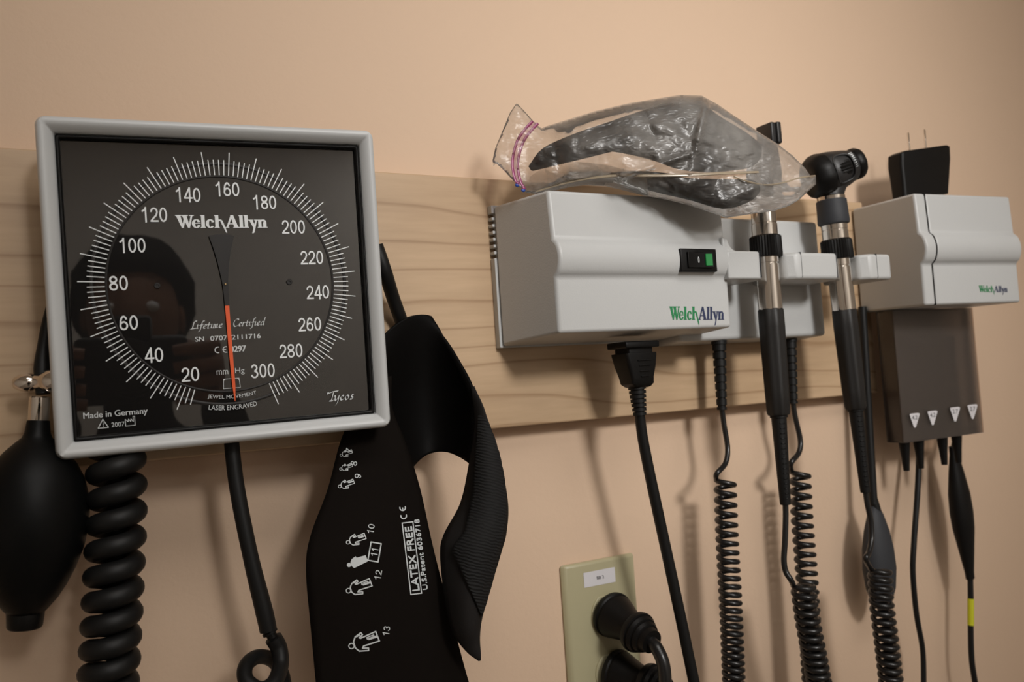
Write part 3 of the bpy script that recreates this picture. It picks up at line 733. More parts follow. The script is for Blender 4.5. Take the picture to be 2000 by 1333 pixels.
# ================================================================== wall transformer
F1 = .088
tf = thing('wall_transformer', (X_(1250, 680, .02), WALL - .02, Z_(975, 681, .02)), 'wide white instrument power unit with a green lit switch mounted on the maple board', 'power unit')
zt_b, zb_b = Z_(957, 405, .02), Z_(975, 681, .02)
zt, zb = Z_(1080, 370, F1), Z_(1093, 651, F1)
zr1, zr0 = Z_(1089, 466, F1), Z_(1089, 541, F1)
x0b, x0f = X_(968, 540, .024), X_(1089, 600, F1)
x1 = X_(1426, 600, F1)
def ridge(d, zA, zB, out, n=10):
    r = []
    for i in range(n + 1):
        t = i / n; s = sin(pi * t) ** .55
        r.append((zA + (zB - zA) * t, d + out * s))
    return r
def body_profile(back, d, zt, zb, ztb, zbb, zA, zB, out):
    return [(zbb, back), (zb, d)] + ridge(d, zB, zA, out) + [(zt, d - .002), (ztb, back)]
prof = body_profile(.0272, F1, zt, zb, zt_b - .001, zb_b + .001, zr1, zr0, .0055)
def fx(xb, xf, back, frnt):
    return lambda z, d: Vector((xb + (xf - xb) * (d - back) / (frnt - back), WALL - d, z))
bm = NEW(); prism(bm, prof, fx(x0b, x0f, .0265, F1), fx(x1 + .004, x1, .0265, F1))
b1 = link('case', bm, WHITE, tf, bevel=.0022, seg=4)
# back plate with vent teeth along its left edge
zz = [zb_b]; poly = []
xp = X_(960, 540, .02)
zs = [Z_(960, 421 + 13.2 * i, .02) for i in range(7)]
poly = [(xp, zb_b)]
for z in reversed(zs): poly += [(xp, z - .0026), (xp + .004, z - .0026), (xp + .004, z), (xp, z)]
poly += [(xp, zt_b), (x1, zt_b), (x1, zb_b)]
bm = NEW(); prism(bm, poly, lambda x, z: Vector((x, WALL - .0201, z)), lambda x, z: Vector((x, WALL - .0266, z))); link('back_plate', bm, WHITE, tf, smooth=0, bevel=.0006, seg=2)
# recessed middle panel
F2 = .052
px0, px1 = x1 - .02, X_(1605, 545, F2)
z2t, z2b = Z_(1590, 431, F2), Z_(1590, 661, F2)
bm = NEW(); prism(bm, [(z2b, .0201), (z2b + .002, F2), (z2t - .001, F2), (z2t, .0201)], lambda z, d: Vector((px0, WALL - d, z)), lambda z, d: Vector((px1, WALL - d, z)))
b2 = link('middle_case', bm, WHITE, tf, bevel=.003, seg=4)
# three cradles: left arm, middle, right
CF = .0935
cz1, cz0 = Z_(1440, 490, CF), Z_(1440, 545, CF)
ARM = [('cradle', x1 - .004, X_(1500, 520, CF), 0, 1), ('cradle', .5085, .5695, 1, 1), ('cradle', .5935, .6285, 1, 0)]
arms = []
for nm, a, b, lc, rcx in ARM:
    pl_ = [(a, F2 - .004), (b, F2 - .004)]
    pl_ += [(b, CF - .010), (b - .0015, CF - .007), (b - .0085, CF)] if rcx else [(b, CF - .004), (b - .003, CF)]
    pl_ += [(a + .008, CF), (a, CF - .007), (a, CF - .016)] if lc else [(a, CF)]
    bm = NEW(); prism(bm, pl_, lambda x, d: Vector((x, WALL - d, cz0)), lambda x, d: Vector((x, WALL - d, cz1)))
    if not lc:
        for zc_, sg in ((cz1, 1),):
            q = [(x1 - .006, zc_ - sg * .004), (x1 - .006, zc_ + sg * .0105)] + [(x1 + .010 - .0105 * cos(radians(9 * t)), zc_ + sg * (.0100 - .0100 * sin(radians(9 * t)))) for t in range(0, 11)] + [(x1 + .010, zc_ - sg * .004)]
            prism(bm, q, lambda x, z: Vector((x, WALL - F1 + .03, z)), lambda x, z: Vector((x, WALL - F1 - .0036, z)))
    arms.append(link(nm, bm, WHITE, tf, bevel=.0028 if lc else .0016, seg=4))
# fillets where the left arm leaves the ridge
# seams in the cradles
for o, xs in ((arms[0], X_(1486, 520, CF)), (arms[1], .5205), (arms[1], .5605), (arms[2], .6085)):
    bm = NEW(); box(bm, (xs - .0002, WALL - CF - .00012, cz0 + .0012), (xs + .0002, WALL - CF + .02, cz1 + .0001)); link('seam', bm, GREYR, o, smooth=0)
for xs in (.5055, .5905):                       # grey clip at the back of each slot
    bm = NEW(); rbox(bm, (xs - .002, WALL - .079, cz0 + .0035), (xs + .004, WALL - .064, cz1 - .006), .001); link('clip', bm, WHITE, tf)
# rocker switch
trf = bvh_of([b1])
def on_face(px, py):
    r = ray(px, py).normalized(); h, nn, q, dd = trf.ray_cast(EYE, r); return h
sx0, sx1 = on_face(1328, 510).x, on_face(1398, 510).x
sz1, sz0 = Z_(1362, 487, .092), Z_(1362, 532, .092)
ys = WALL - F1 - .0055
bm = NEW(); rbox(bm, (sx0, ys - .0012, sz0), (sx1, ys + .008, sz1), .0008); sw = link('power_switch', bm, BLACKP, tf)
mx, mw = (sx0 + sx1) / 2, (sx1 - sx0)
bm = NEW(); prism(bm, [(-.34, .0), (-.34, .0018), (-.02, .0008), (.34, .0026), (.34, .0)], lambda a, h: Vector((mx + a * mw, ys - .0011 - h, sz0 + (sz1 - sz0) * .16)), lambda a, h: Vector((mx + a * mw, ys - .0011 - h, sz0 + (sz1 - sz0) * .84)))
rk = link('rocker', bm, BLACKP, sw, bevel=.0004, seg=2)
bm = NEW(); prism(bm, [(.13, .0018), (.13, .0026), (.29, .0033), (.29, .0018)], lambda a, h: Vector((mx + a * mw, ys - .0011 - h, sz0 + (sz1 - sz0) * .25)), lambda a, h: Vector((mx + a * mw, ys - .0011 - h, sz0 + (sz1 - sz0) * .75)))
tag(link('indicator_lamp', bm, LAMPG, sw, smooth=0), 'green lit window in the switch')
bm = NEW()
flat(bm, ringp(-.05, .5, .022, .13, .012, .09), lambda a, b, h: Vector((mx + a * mw, ys - .0011 - .0014 - h - abs(a + .02) * .004, sz0 + (sz1 - sz0) * b))); link('off_mark', bm, INK, sw, smooth=0, recalc=False)
tr1 = bvh_of([b1])
A, B = logo_in([(1307, 625), (1413, 625), (1413, 600), (1307, 599)])
bm = NEW(); decal(bm, A, tr1, .0002); tag(link('logo_start', bm, GREEN, b1, smooth=0, recalc=False), 'green half of the printed word')
bm = NEW(); decal(bm, B, tr1, .0002); tag(link('logo_end', bm, NAVY, b1, smooth=0, recalc=False), 'navy half of the printed word')

# ================================================================== power cord into the transformer
D = .066
k = M_(1240, 720, D, 1)
pc = thing('mains_lead', P(1240, 757, D), 'thick black mains cord plugged into the underside of the white power unit', 'power cord')
bm = NEW(); ztop = Z_(1239, 672, D)
def zc(py): return Z_(1242, py, D)
xc = X_(1240, 720, D); yc = WALL - D
rbox(bm, (xc - 41 * k, yc - .012, zc(681)), (xc + 40 * k, yc + .012, zc(668)), .0012); link('socket_flange', bm, BLACKP, pc)
bm = NEW()
def ring_box(bm, secs):
    rs = []
    for z, hw, hd, cx in secs:
        r = min(hw, hd) * .25; o = []
        for sx_, sy_, a0 in ((1, 1, 0), (-1, 1, 90), (-1, -1, 180), (1, -1, 270)):
            for q in range(4):
                a = radians(a0 + 30 * q); o.append(bm.verts.new(Vector((cx + sx_ * (hw - r) + r * cos(a), yc + sy_ * (hd - r) + r * sin(a), z))))
        rs.append(o)
    for a, b in zip(rs, rs[1:]):
        for q in range(16): bm.faces.new((a[q], a[(q + 1) % 16], b[(q + 1) % 16], b[q]))
    bm.faces.new(rs[0]); bm.faces.new(rs[-1])
ring_box(bm, [(zc(676), 30 * k, .009, xc), (zc(690), 30 * k, .009, xc), (zc(690.5), 37 * k, .0105, xc), (zc(694), 37 * k, .0105, xc), (zc(716), 33 * k, .010, xc + 1 * k), (zc(738), 27 * k, .009, xc + 2 * k), (zc(750), 26 * k, .0085, xc + 3 * k), (zc(756), 20 * k, .007, xc + 4 * k), (zc(758), 14 * k, .006, xc + 4 * k)])
plug = link('plug', bm, BLACKP, pc, smooth=30)
bm = NEW()
for i, (py, hw) in enumerate(((704, 17), (714, 14), (725, 12), (735, 10))):
    rbox(bm, (xc - hw * k + 4 * k, yc - .0112 + .0002 * i, zc(py + 2)), (xc + hw * k + 4 * k, yc - .0095, zc(py)), .0004, 2)
link('grip_ribs', bm, BLACKP, plug)
bm = NEW(); pa, pb = P(1244, 755, D), P(1250, 814, D)
prf = []
for i in range(7):
    r0 = 17.5 - i * .7; t = i / 7; prf += [(t, r0 * k), (t + .10, r0 * k), (t + .105, (r0 - 4) * k), (t + .14, (r0 - 4) * k)]
lathe(bm, pa, pb, prf, 24); link('strain_relief', bm, RUBBER, pc, smooth=30)
bm = NEW(); tube(bm, spline([P(1249, 806, D), P(1256, 860, .064), P(1274, 950, .062), P(1300, 1070, .060), P(1330, 1210, .060), P(1358, 1345, .060), P(1380, 1440, .060)], 10), [10 * k, 10.6 * k, 11 * k, 11 * k, 11.3 * k, 11.6 * k], 20); link('cable', bm, RUBBER, pc, smooth=60)

# ================================================================== coiled cords below the power unit
def ribbed(bm, a, b, r0, r1, n, gap=.25):
    pr_ = [(0, r0 * 1.12), (.05, r0 * 1.12), (.055, r0)]
    for i in range(n):
        t = .06 + .90 * i / n; s = .90 / n; r = r0 + (r1 - r0) * i / n
        pr_ += [(t, r), (t + s * (1 - gap), r), (t + s * (1 - gap) + .002, r * .78), (t + s - .002, r * .78)]
    pr_ += [(.962, r1), (1, r1)]
    lathe(bm, a, b, pr_, 24)
def cord_run(root, relief, lead, axis, R, wire, pitch, phase, ribs=8, d0=.045):
    a, b, r0, r1 = relief; k = M_(a[0], a[1], a[2], 1)
    bm = NEW(); ribbed(bm, P(*a), P(*b), r0 * k, r1 * k, ribs); link('strain_relief', bm, RUBBER, root, smooth=30)
    kk = M_(axis[0][0], axis[0][1], axis[0][2], 1)
    hx_ = helix([P(*p) for p in axis], R * kk, [q * kk for q in pitch], 20, phase=phase, hand=-1)
    path = spline([P(*p) for p in lead] + [hx_[0]], 8)[:-1] + hx_
    bm = NEW(); tube(bm, path, wire * kk, 10); link('coil', bm, CORDM, root, smooth=60)
c1 = bpy.data.objects.new('coiled_cord', None); COL.objects.link(c1); c1.parent = tf; c1.location = P(1405, 668, .045) - tf.location; c1.empty_display_size = .01
cord_run(c1, ((1404, 666, .045), (1410, 801, .045), 13.5, 9.5), [(1410, 798, .045), (1414, 830, .045), (1421, 875, .046), (1417, 905, .049), (1400, 926, .052)], [(1416, 938, .047), (1420, 1050, .047), (1428, 1200, .047), (1436, 1400, .047)], 17.5, 5.2, [20.5, 18.5, 16, 14.5, 13, 12.5], 3.6)
c2 = bpy.data.objects.new('coiled_cord', None); COL.objects.link(c2); c2.parent = tf; c2.location = P(1545, 664, .04) - tf.location; c2.empty_display_size = .01
cord_run(c2, ((1543, 662, .04), (1549, 789, .04), 12, 9), [(1549, 786, .04), (1553, 815, .04), (1563, 860, .04), (1560, 885, .042), (1545, 905, .045)], [(1562, 922, .040), (1567, 1020, .040), (1578, 1160, .040), (1592, 1400, .040)], 16.5, 5.2, [20, 18.5, 17.5, 15, 13], 3.6)

# ================================================================== hand-held scopes in the cradles
def handle(root, xpx, d, sections):
    """sections: (name, material, [(py, radius px)...], flutes)"""
    out = []
    for nm, m, pr_, fl, fd in sections:
        (xa, ya), (xb, yb) = xpx(pr_[0][0]), xpx(pr_[-1][0])
        k = M_(xa, ya, d, 1); a, b = P(xa, ya, d), P(xb, yb, d)
        sp = pr_[-1][0] - pr_[0][0]
        bm = NEW(); lathe(bm, a, b, [((py - pr_[0][0]) / sp, r * k) for py, r in pr_], 72 if fl else 40, fl, fd)
        out.append(link(nm, bm, m, root, smooth=35))
    return out
HD = .079
def line(p0, p1): return lambda py: (p0[0] + (p1[0] - p0[0]) * (py - p0[1]) / (p1[1] - p0[1]), py)
def relief_pts(r0, r1): return r0, r1
def slots(bm, ax, py0, py1, n, r0, r1, d):
    for i in range(n):
        py = py0 + (py1 - py0) * (i + .5) / n; x, _ = ax(py); k = M_(x, py, d, 1); c = P(x, py, d); r = (r0 + (r1 - r0) * i / n) * k
        t = (P(*ax(py + 1), d) - c).normalized()
        for s in (-.95, .95, 2.6):
            a0 = s - .35
            dirs = [Vector((sin(a0 + .7 * q / 4 + .55), -cos(a0 + .7 * q / 4 + .55), 0)) for q in range(5)]
            ring = [[bm.verts.new(c + dv * r * 1.015 + t * hh * k) for dv in dirs] for hh in (-1.1, 1.1)]
            for q in range(4): bm.faces.new((ring[0][q], ring[0][q + 1], ring[1][q + 1], ring[1][q]))
a1 = line((1491, 420), (1534, 985))
oph = thing('ophthalmoscope', P(1521, 812, HD), 'left hand-held black and chrome scope in its cradle, its head behind the plastic bag', 'scope')
hs1 = handle(oph, a1, HD, [
    ('neck', SATIN, [(412, 22.5), (413, 23.5), (437, 24), (437.5, 23), (439, 23), (439.5, 24.5), (463, 24.5)], 0, 0),
    ('control_ring', BLACKP, [(461, 27), (464, 30.5), (498, 31), (503, 30)], 36, .0006),
    ('battery_sleeve', SATIN, [(501, 22.5), (514, 22.5), (514.5, 20.5), (517, 20.5), (517.5, 22.5), (606, 23)], 0, 0),
    ('grip', GRIPM, [(604, 23.5), (607, 25.5), (640, 25.8), (760, 24), (806, 23), (811, 21)], 8, .0005),
    ('strain_relief', RUBBER, [(809, 17), (816, 17), (817, 14.5), (900, 12.5), (982, 10.5), (986, 10)], 0, 0)])
bm = NEW(); slots(bm, a1, 822, 978, 16, 14.3, 10.7, HD); link('relief_slots', bm, BLACKP, hs1[4], recalc=False, solid=.0002)
# head: aperture housing, brow block and side tab
k = M_(1495, 350, HD, 1)
bm = NEW(); lathe(bm, P(1490, 418, HD), P(1489, 392, HD), [(0, 21 * k), (.3, 25 * k), (1, 22 * k)], 32); hd1 = link('head_collar', bm, SCOPEB, oph)
bm = NEW(); c = P(1491, 345, HD)
secs = [(Z_(1490, 394, HD), 20, 19, 1489), (Z_(1490, 372, HD), 27, 21, 1491), (Z_(1490, 340, HD), 29, 22, 1492), (Z_(1490, 300, HD), 24, 20, 1494), (Z_(1490, 278, HD), 19, 17, 1497)]
yc0 = yc; yc = WALL - HD; ring_box(bm, [(z, hw * k, hd_ * k, X_(px, 340, HD)) for z, hw, hd_, px in secs]); link('head', bm, SCOPEB, oph, bevel=0)
bm = NEW(); xh = X_(1501, 262, HD)
rbox(bm, (xh - 14 * k, yc - .009, Z_(1500, 285, HD)), (xh - 1.5 * k, yc + .008, Z_(1500, 245, HD)), .0012); rbox(bm, (xh - .5 * k, yc - .010, Z_(1500, 285, HD)), (xh + 11 * k, yc + .008, Z_(1500, 244, HD)), .0012)
link('brow_rest', bm, SCOPEB, oph)
bm = NEW(); prism(bm, [(11, 258), (21, 258), (21, 268), (16, 284), (11, 284)], lambda a, py: Vector((xh + a * k, yc - .006, Z_(1500, py, HD))), lambda a, py: Vector((xh + a * k, yc + .003, Z_(1500, py, HD)))); link('side_tab', bm, SCOPEB, oph, bevel=.0006)
bm = NEW(); cc = P(1505, 382, HD + .013); lathe(bm, cc + Vector((0, .006, 0)), cc + Vector((.0, -.004, 0)), [(0, 14 * k), (.7, 14.5 * k), (1, 11 * k)], 28, 14, .0006); link('lens_wheel', bm, SCOPEB, oph)
yc = yc0
kk = M_(1563, 1140, .078, 1)
hx1 = helix([P(1568, 1142, .078), P(1577, 1210, .077), P(1592, 1290, .076), P(1612, 1400, .074)], 19.5 * kk, [16.5 * kk, 17 * kk, 14.5 * kk, 13.5 * kk], 20, phase=3.5, hand=-1)
bm = NEW(); tube(bm, spline([P(1534, 982, HD), P(1534.5, 1010, HD), P(1533, 1060, HD), P(1531, 1095, HD), P(1535, 1118, .08), P(1545, 1134, .083)] + [hx1[0]], 8)[:-1] + hx1, 5.6 * kk, 10); link('coiled_cord', bm, CORDM, oph, smooth=60)

a2 = line((1629, 440), (1690, 960))
oto = thing('otoscope', P(1670, 800, HD), 'right hand-held black and chrome scope with a thick focusing head beside the boxed dispenser', 'scope')
hs2 = handle(oto, a2, HD, [
    ('neck', SATIN, [(434, 20), (436, 24.5), (449, 24.5), (449.5, 23), (451, 23), (451.5, 24.5), (470, 24.5)], 0, 0),
    ('control_ring', BLACKP, [(468, 26), (471, 29.5), (503, 30), (507, 29)], 36, .0006),
    ('battery_sleeve', SATIN, [(505, 22), (519, 22), (519.5, 20), (522, 20), (522.5, 22), (606, 22.5)], 0, 0),
    ('grip', GRIPM, [(604, 22), (607, 23.5), (640, 23.8), (760, 22), (794, 21), (799, 19)], 8, .0005),
    ('strain_relief', RUBBER, [(797, 16), (803, 16), (804, 13.5), (880, 11.5), (958, 9.5), (962, 9)], 0, 0)])
bm = NEW(); slots(bm, a2, 808, 954, 15, 13.3, 9.7, HD); link('relief_slots', bm, BLACKP, hs2[4], recalc=False, solid=.0002)
k = M_(1630, 400, HD, 1)
bm = NEW(); lathe(bm, P(*a2(391), HD), P(*a2(440), HD), [(0, 26 * k), (.04, 28.5 * k), (.5, 29 * k), (.88, 30 * k), (.96, 29 * k), (1, 25 * k)], 40); tag(link('rubber_collar', bm, GREYR, oto), 'slate grey rubber collar')
bm = NEW(); lathe(bm, P(*a2(383), HD), P(*a2(393), HD), [(0, 24 * k), (.2, 26 * k), (1, 26 * k)], 36); link('collar_ring', bm, SATIN, oto)
ha, hb = P(1588, 350, .073), P(1674, 319, .088)
k = M_(1630, 340, .083, 1)
st0 = P(1636, 343, .083)
bm = NEW(); lathe(bm, st0, P(*a2(386), HD), [(0, 24 * k), (.6, 22 * k), (1, 23 * k)], 32); link('stem', bm, SCOPEB, oto)
bm = NEW(); lathe(bm, ha, hb, [(.24, 40 * k), (.30, 43 * k), (.42, 41.5 * k), (.58, 38 * k), (.74, 34 * k), (.86, 30 * k), (.92, 27 * k)], 48)
hbd = link('head', bm, SCOPEB, oto, smooth=60)
bm = NEW(); lathe(bm, ha, hb, [(-.10, 18 * k), (-.10, 33 * k), (-.06, 38 * k), (.05, 44 * k), (.18, 45.5 * k), (.26, 44 * k), (.27, 38 * k)], 60, 10, .0004); link('front_ring', bm, BLACKP, oto, smooth=40)
bm = NEW(); lathe(bm, ha, hb, [(.86, 25 * k), (.87, 30 * k), (.90, 31.5 * k), (1.0, 31 * k), (1.05, 28 * k), (1.06, 18 * k), (1.0, 15 * k)], 48, 12, .0003); link('eyepiece', bm, BLACKP, oto, smooth=40)
hax = (hb - ha).normalized()
side = (EYE - (ha + hb) / 2); side = (side - hax * side.dot(hax)).normalized(); upv = hax.cross(side)
if upv.z < 0: upv = -upv
hl = (hb - ha).length
def onhead(t, th, r): return ha + hax * (hl * t) + (side * cos(th) + upv * sin(th)) * r
bm = NEW(); wc = onhead(.50, .0, 25.5 * k)
lathe(bm, wc - hax * .006, wc + hax * .006, [(0, 16 * k), (.12, 18 * k), (.88, 18 * k), (1, 16 * k)], 60, 18, .0007); link('focus_wheel', bm, BLACKP, oto, smooth=30)
bm = NEW()                                      # raised frame round the focus wheel
lo = []
for i in range(33):
    a = 2 * pi * i / 32; ca, sa = cos(a), sin(a); t = .50 + .21 * math.copysign(abs(ca) ** .6, ca); th = .72 * math.copysign(abs(sa) ** .6, sa); rr = (41.8 - 13 * max(0, t - .40)) * k
    lo.append(onhead(t, th, rr))
tube(bm, lo, 2.2 * k, 8); link('wheel_surround', bm, SCOPEB, oto, smooth=60)
bm = NEW()
for i, (th, w_) in enumerate(((.72, 3.4), (.60, 3.4), (.48, 3.4), (.36, 2.4), (.22, 2.2), (.08, 1.9), (-.05, 1.6), (-.16, 1.4))):
    f = lambda a, b, h: onhead(.76 + a, th + b, 34.6 * k + h)
    flat(bm, [[(-.035, -.03 * w_ / 3), (.035, -.03 * w_ / 3), (.035, .03 * w_ / 3), (-.035, .03 * w_ / 3)]], f)
link('scale_marks', bm, INKD, hbd, smooth=0, recalc=False)
kk = M_(1720, 1110, .078, 1)
hx2 = helix([P(1718, 1112, .076), P(1722, 1180, .075), P(1732, 1260, .074), P(1748, 1400, .072)], 18.5 * kk, [15.5 * kk, 17 * kk, 15.5 * kk, 15.5 * kk], 20, phase=3.4, hand=-1)
bm = NEW(); tube(bm, spline([P(1690, 958, HD), P(1694, 985, HD), P(1701, 1020, HD), P(1702, 1055, .08), P(1697, 1080, .083), P(1691, 1093, .085)] + [hx2[0]], 8)[:-1] + hx2, 5.4 * kk, 10); link('coiled_cord', bm, CORDM, oto, smooth=60)

# ================================================================== speculum dispenser on the right
yaw = radians(-5.5)
DX, DY = X_(1797, 480, .094), WALL - .094       # front left edge
def DP(x, d, z):                                # x along the front, d back from the front plane
    return Vector((DX + x * cos(yaw) + d * sin(-yaw), DY + x * sin(yaw) + d * cos(yaw), z))
dz1, dz0 = Z_(1790, 377, .094), Z_(1804, 597, .094)
dr1, dr0 = Z_(1797, 454, .094), Z_(1797, 516, .094)
dz1 += 0; DWid = .1205
disp = thing('speculum_dispenser', DP(.06, .04, dz0), 'boxy white dispenser at the right edge with a smoked clear magazine under it', 'dispenser')
pf = [(dz0 + .001, .073), (dz0, .0)] + [(z, -o) for z, o in ridge(0, dr0, dr1, .0065)] + [(dz1, .0015), (dz1 + .001, .073)]
bm = NEW(); prism(bm, pf, lambda z, d: DP(.0, d, z), lambda z, d: DP(.0128, d, z)); link('end_cap', bm, WHITE, disp, bevel=.0022, seg=4)
bm = NEW(); prism(bm, pf, lambda z, d: DP(.0131, d, z), lambda z, d: DP(DWid, d, z)); dcase = link('case', bm, WHITE, disp, bevel=.0022, seg=4)
bm = NEW(); prism(bm, [(z, d + .0006) for z, d in pf], lambda z, d: DP(.0120, d, z), lambda z, d: DP(.0140, d, z)); link('seam', bm, BLACKP, disp, smooth=0)
trd = bvh_of([dcase])
A, B = logo_in([(1911, 571), (1967, 571), (1967, 559), (1911, 558)])
bm = NEW(); decal(bm, A, trd, .0002); tag(link('logo_start', bm, GREEN, dcase, smooth=0, recalc=False), 'green half of the printed word')
bm = NEW(); decal(bm, B, trd, .0002); tag(link('logo_end', bm, NAVY, dcase, smooth=0, recalc=False), 'navy half of the printed word')
# smoked magazine
mx0, mx1 = X_(1756, 740, .055), X_(1907, 730, .055)
MY = WALL - .055; mz0 = Z_(1768, 866, .055); MT = .018
yaw2 = radians(-1.5)
def MP(x, d, z): return Vector((mx0 + x, MY + d + x * math.tan(yaw2), z))
MW = mx1 - mx0 - .001
bm = NEW()
th = .0012
for lo, hi in (((0, 0, mz0), (MW, th, dz0)), ((0, th, mz0), (th, MT, dz0)), ((MW - th, th, mz0), (MW, MT, dz0)), ((th, th, mz0), (MW - th, MT, mz0 + th))):
    box(bm, lo, hi, M=lambda v: MP(*v))
mag = tag(link('magazine', bm, SMOKE, disp, smooth=0, bevel=.0003, seg=1), 'smoked see-through plastic box')
bm = NEW(); box(bm, (.002, MT - .0005, mz0), (MW - .030, MT + .002, dz0), M=lambda v: MP(*v)); link('back_liner', bm, LINERM, disp, smooth=0)
bm = NEW(); box(bm, (.003, .004, mz0 + .0013), (.0045, MT - .001, dz0), M=lambda v: MP(*v)); link('side_liner', bm, BLACKP, disp, smooth=0)
stx = [X_(px, py, .0555) - mx0 for px, py in ((1785, 822), (1821, 817), (1864, 811), (1900, 804))]
trm = bvh_of([mag])
for i, (px, py, s) in enumerate(((1786, 822, '4.2'), (1821, 817, '4.2'), (1865, 810, '2.7'), (1899, 805, '2.7'))):
    bm = NEW(); decal(bm, [[(px - 10, py - 12), (px - 7, py - 13.5), (px + 7, py - 15), (px + 10, py - 13), (px + 2.5, py + 13), (px + .5, py + 14), (px - 1.5, py + 13)]], trm, .0002)
    st = link('size_sticker', bm, PAPER, disp, smooth=0, recalc=False)
    bm = NEW(); decal(bm, text(s, px, py - 6, 10, -8, radians(-4)), trm, .0004); link('size_number', bm, GREYR, st, smooth=0, recalc=False)

# ear specula nested in the magazine, the lowest of each stack poking out below
bm = NEW()
lathe(bm, Vector((0, 0, .012)), Vector((0, 0, -.031)), [(0, .0060), (.03, .0063), (.10, .0062), (.2, .0058), (.38, .0050), (.7, .0036), (1, .0026), (1, .0019), (.2, .0048), (0, .0054)], 20, cap=False)
sp0 = link('ear_speculum', bm, BLACKP, smooth=50)
cols = ((.012, 'black ear speculum tip poking out below the first sticker'), (.040, 'black ear speculum tip poking out below the second sticker'), (.067, 'black ear speculum tip poking out left of the tapered cord module'), (.092, 'black ear speculum tip poking out above the tapered cord module'))
tips = [X_(1757, 880, .047) - mx0, X_(1797, 880, .047) - mx0, X_(1841, 870, .047) - mx0, X_(1868, 868, .047) - mx0]
first = True
for ci, (cx_, lab) in enumerate(cols):
    for j in range(8):
        o = sp0 if first else sp0.copy()
        if not first: COL.objects.link(o)
        first = False
        o.location = MP(max(.0115, tips[ci]) if ci < 1 else tips[ci], .0095, mz0 + .0045 + j * .0112)
        if j == 0: tag(o, lab, 'ear speculum', 'ear specula at the foot of the magazine')
        else: tag(o, 'black ear speculum nested in a stack inside the smoked magazine', 'ear speculum', 'ear specula stacked in the magazine')

# ================================================================== power adapter on the dispenser
AD = .058
ad = thing('power_adapter', P(1797, 377, AD), 'black plug-in power adapter standing prongs up on the right dispenser', 'power adapter')
k = M_(1797, 330, AD, 1)
def adp(px, py, dd): return P(px, py, AD) + Vector((0, dd, 0))
bm = NEW()
secs = [([(1768, 384), (1855, 378)], .015), ([(1765, 350), (1857, 345)], .016), ([(1762, 322), (1859, 310)], .017), ([(1762, 299), (1858, 286)], .017), ([(1766, 295), (1852, 283)], .015)]
rs = []
for (l, r), dp in secs:
    a, b = P(*l, AD), P(*r, AD); m = 5; ring = []
    L_ = (b - a); hw = L_.length / 2; ux = L_.normalized(); c = (a + b) / 2 + Vector((0, dp / 2, 0)); rr = .0035
    for sx_, sy_, a0 in ((1, 1, 0), (-1, 1, 90), (-1, -1, 180), (1, -1, 270)):
        for q in range(5):
            an_ = radians(a0 + 22.5 * q); ring.append(bm.verts.new(c + ux * (sx_ * (hw - rr) + rr * cos(an_)) + Vector((0, sy_ * (dp / 2 - rr) + rr * sin(an_), 0))))
    rs.append(ring)
for a, b in zip(rs, rs[1:]):
    for q in range(20): bm.faces.new((a[q], a[(q + 1) % 20], b[(q + 1) % 20], b[q]))
bm.faces.new(rs[0]); bm.faces.new(rs[-1]); link('adapter_body', bm, BLACKP, ad, smooth=30, bevel=.0008, seg=2)
bm = NEW(); a = P(1773, 297, AD - .004); b = P(1815, 289, AD - .004); 
rbox(bm, (a.x, a.y, a.z - .003), (b.x, a.y + .012, a.z + .0018), .001); link('prong_base', bm, BLACKP, ad)
for (xa, ya), (xb, yb) in (((1776, 293), (1774, 259)), ((1808, 288), (1805, 253))):
    a, b = P(xa, ya, AD - .010), P(xb, yb, AD - .010); bm = NEW()
    rbox(bm, (a.x - .0008, a.y - .0009, a.z - .002), (a.x + .0008, a.y + .0009, b.z), .0006, 2); link('prong', bm, SATIN, ad)

# ================================================================== cords behind the scopes and dispenser
def tag_cord(name, loc, lab, cat='cord'): return thing(name, loc, lab, cat)
k = M_(1715, 1080, .03, 1)
pd = tag_cord('pod_cord', P(1718, 1190, .03), 'thin black cord ending in an oval dark grey pod behind the right scope cord')
bm = NEW(); tube(bm, spline([P(1684, 600, .026), P(1690, 700, .027), P(1697, 830, .028), P(1706, 985, .03)], 8), 8.0 * k, 14); link('cable', bm, RUBBER, pd, smooth=60)
bm = NEW(); tube(bm, spline([P(1706, 975, .03), P(1711, 1000, .03), P(1719, 1048, .03)], 6), [8 * k, 10 * k, 14 * k], 16); link('strain_relief', bm, RUBBER, pd, smooth=60)
bm = NEW(); lathe(bm, P(1708, 985, .03), P(1724, 1196, .03), [(t, r * 1.13 * k) for t, r in ((0, 6), (.1, 16), (.25, 25), (.42, 31), (.6, 33), (.78, 29), (.92, 19), (.98, 9), (1, 3))], 36)
ce = P(1716, 1090, .03)
for v in bm.verts: v.co.y = ce.y + (v.co.y - ce.y) * .7
tag(link('pod', bm, GREYR, pd, smooth=180), 'oval dark grey plastic pod')
k = M_(1795, 1100, .028, 1)
tc_ = tag_cord('thin_cord', P(1800, 1400, .028), 'plain thin black cord hanging straight down below the second sticker')
bm = NEW(); tube(bm, spline([P(1794, 780, .024), P(1795, 880, .025), P(1792, 960, .028), P(1785, 1060, .030), P(1783, 1120, .030), P(1790, 1200, .029), P(1802, 1270, .028), P(1804, 1345, .028), P(1803, 1430, .028)], 8), [5.5 * k, 5.5 * k, 5.2 * k, 5 * k, 5 * k], 14); link('cable', bm, RUBBER, tc_, smooth=60)
k = M_(1880, 1050, .03, 1)
ic = tag_cord('module_cord', P(1899, 1400, .03), 'black cord with a long tapered module and a yellow tape band at the far right')
bm = NEW(); tube(bm, spline([P(1884, 780, .024), P(1868, 850, .027), P(1862, 890, .03)], 6), 6 * k, 14); link('upper_cable', bm, RUBBER, ic, smooth=60)
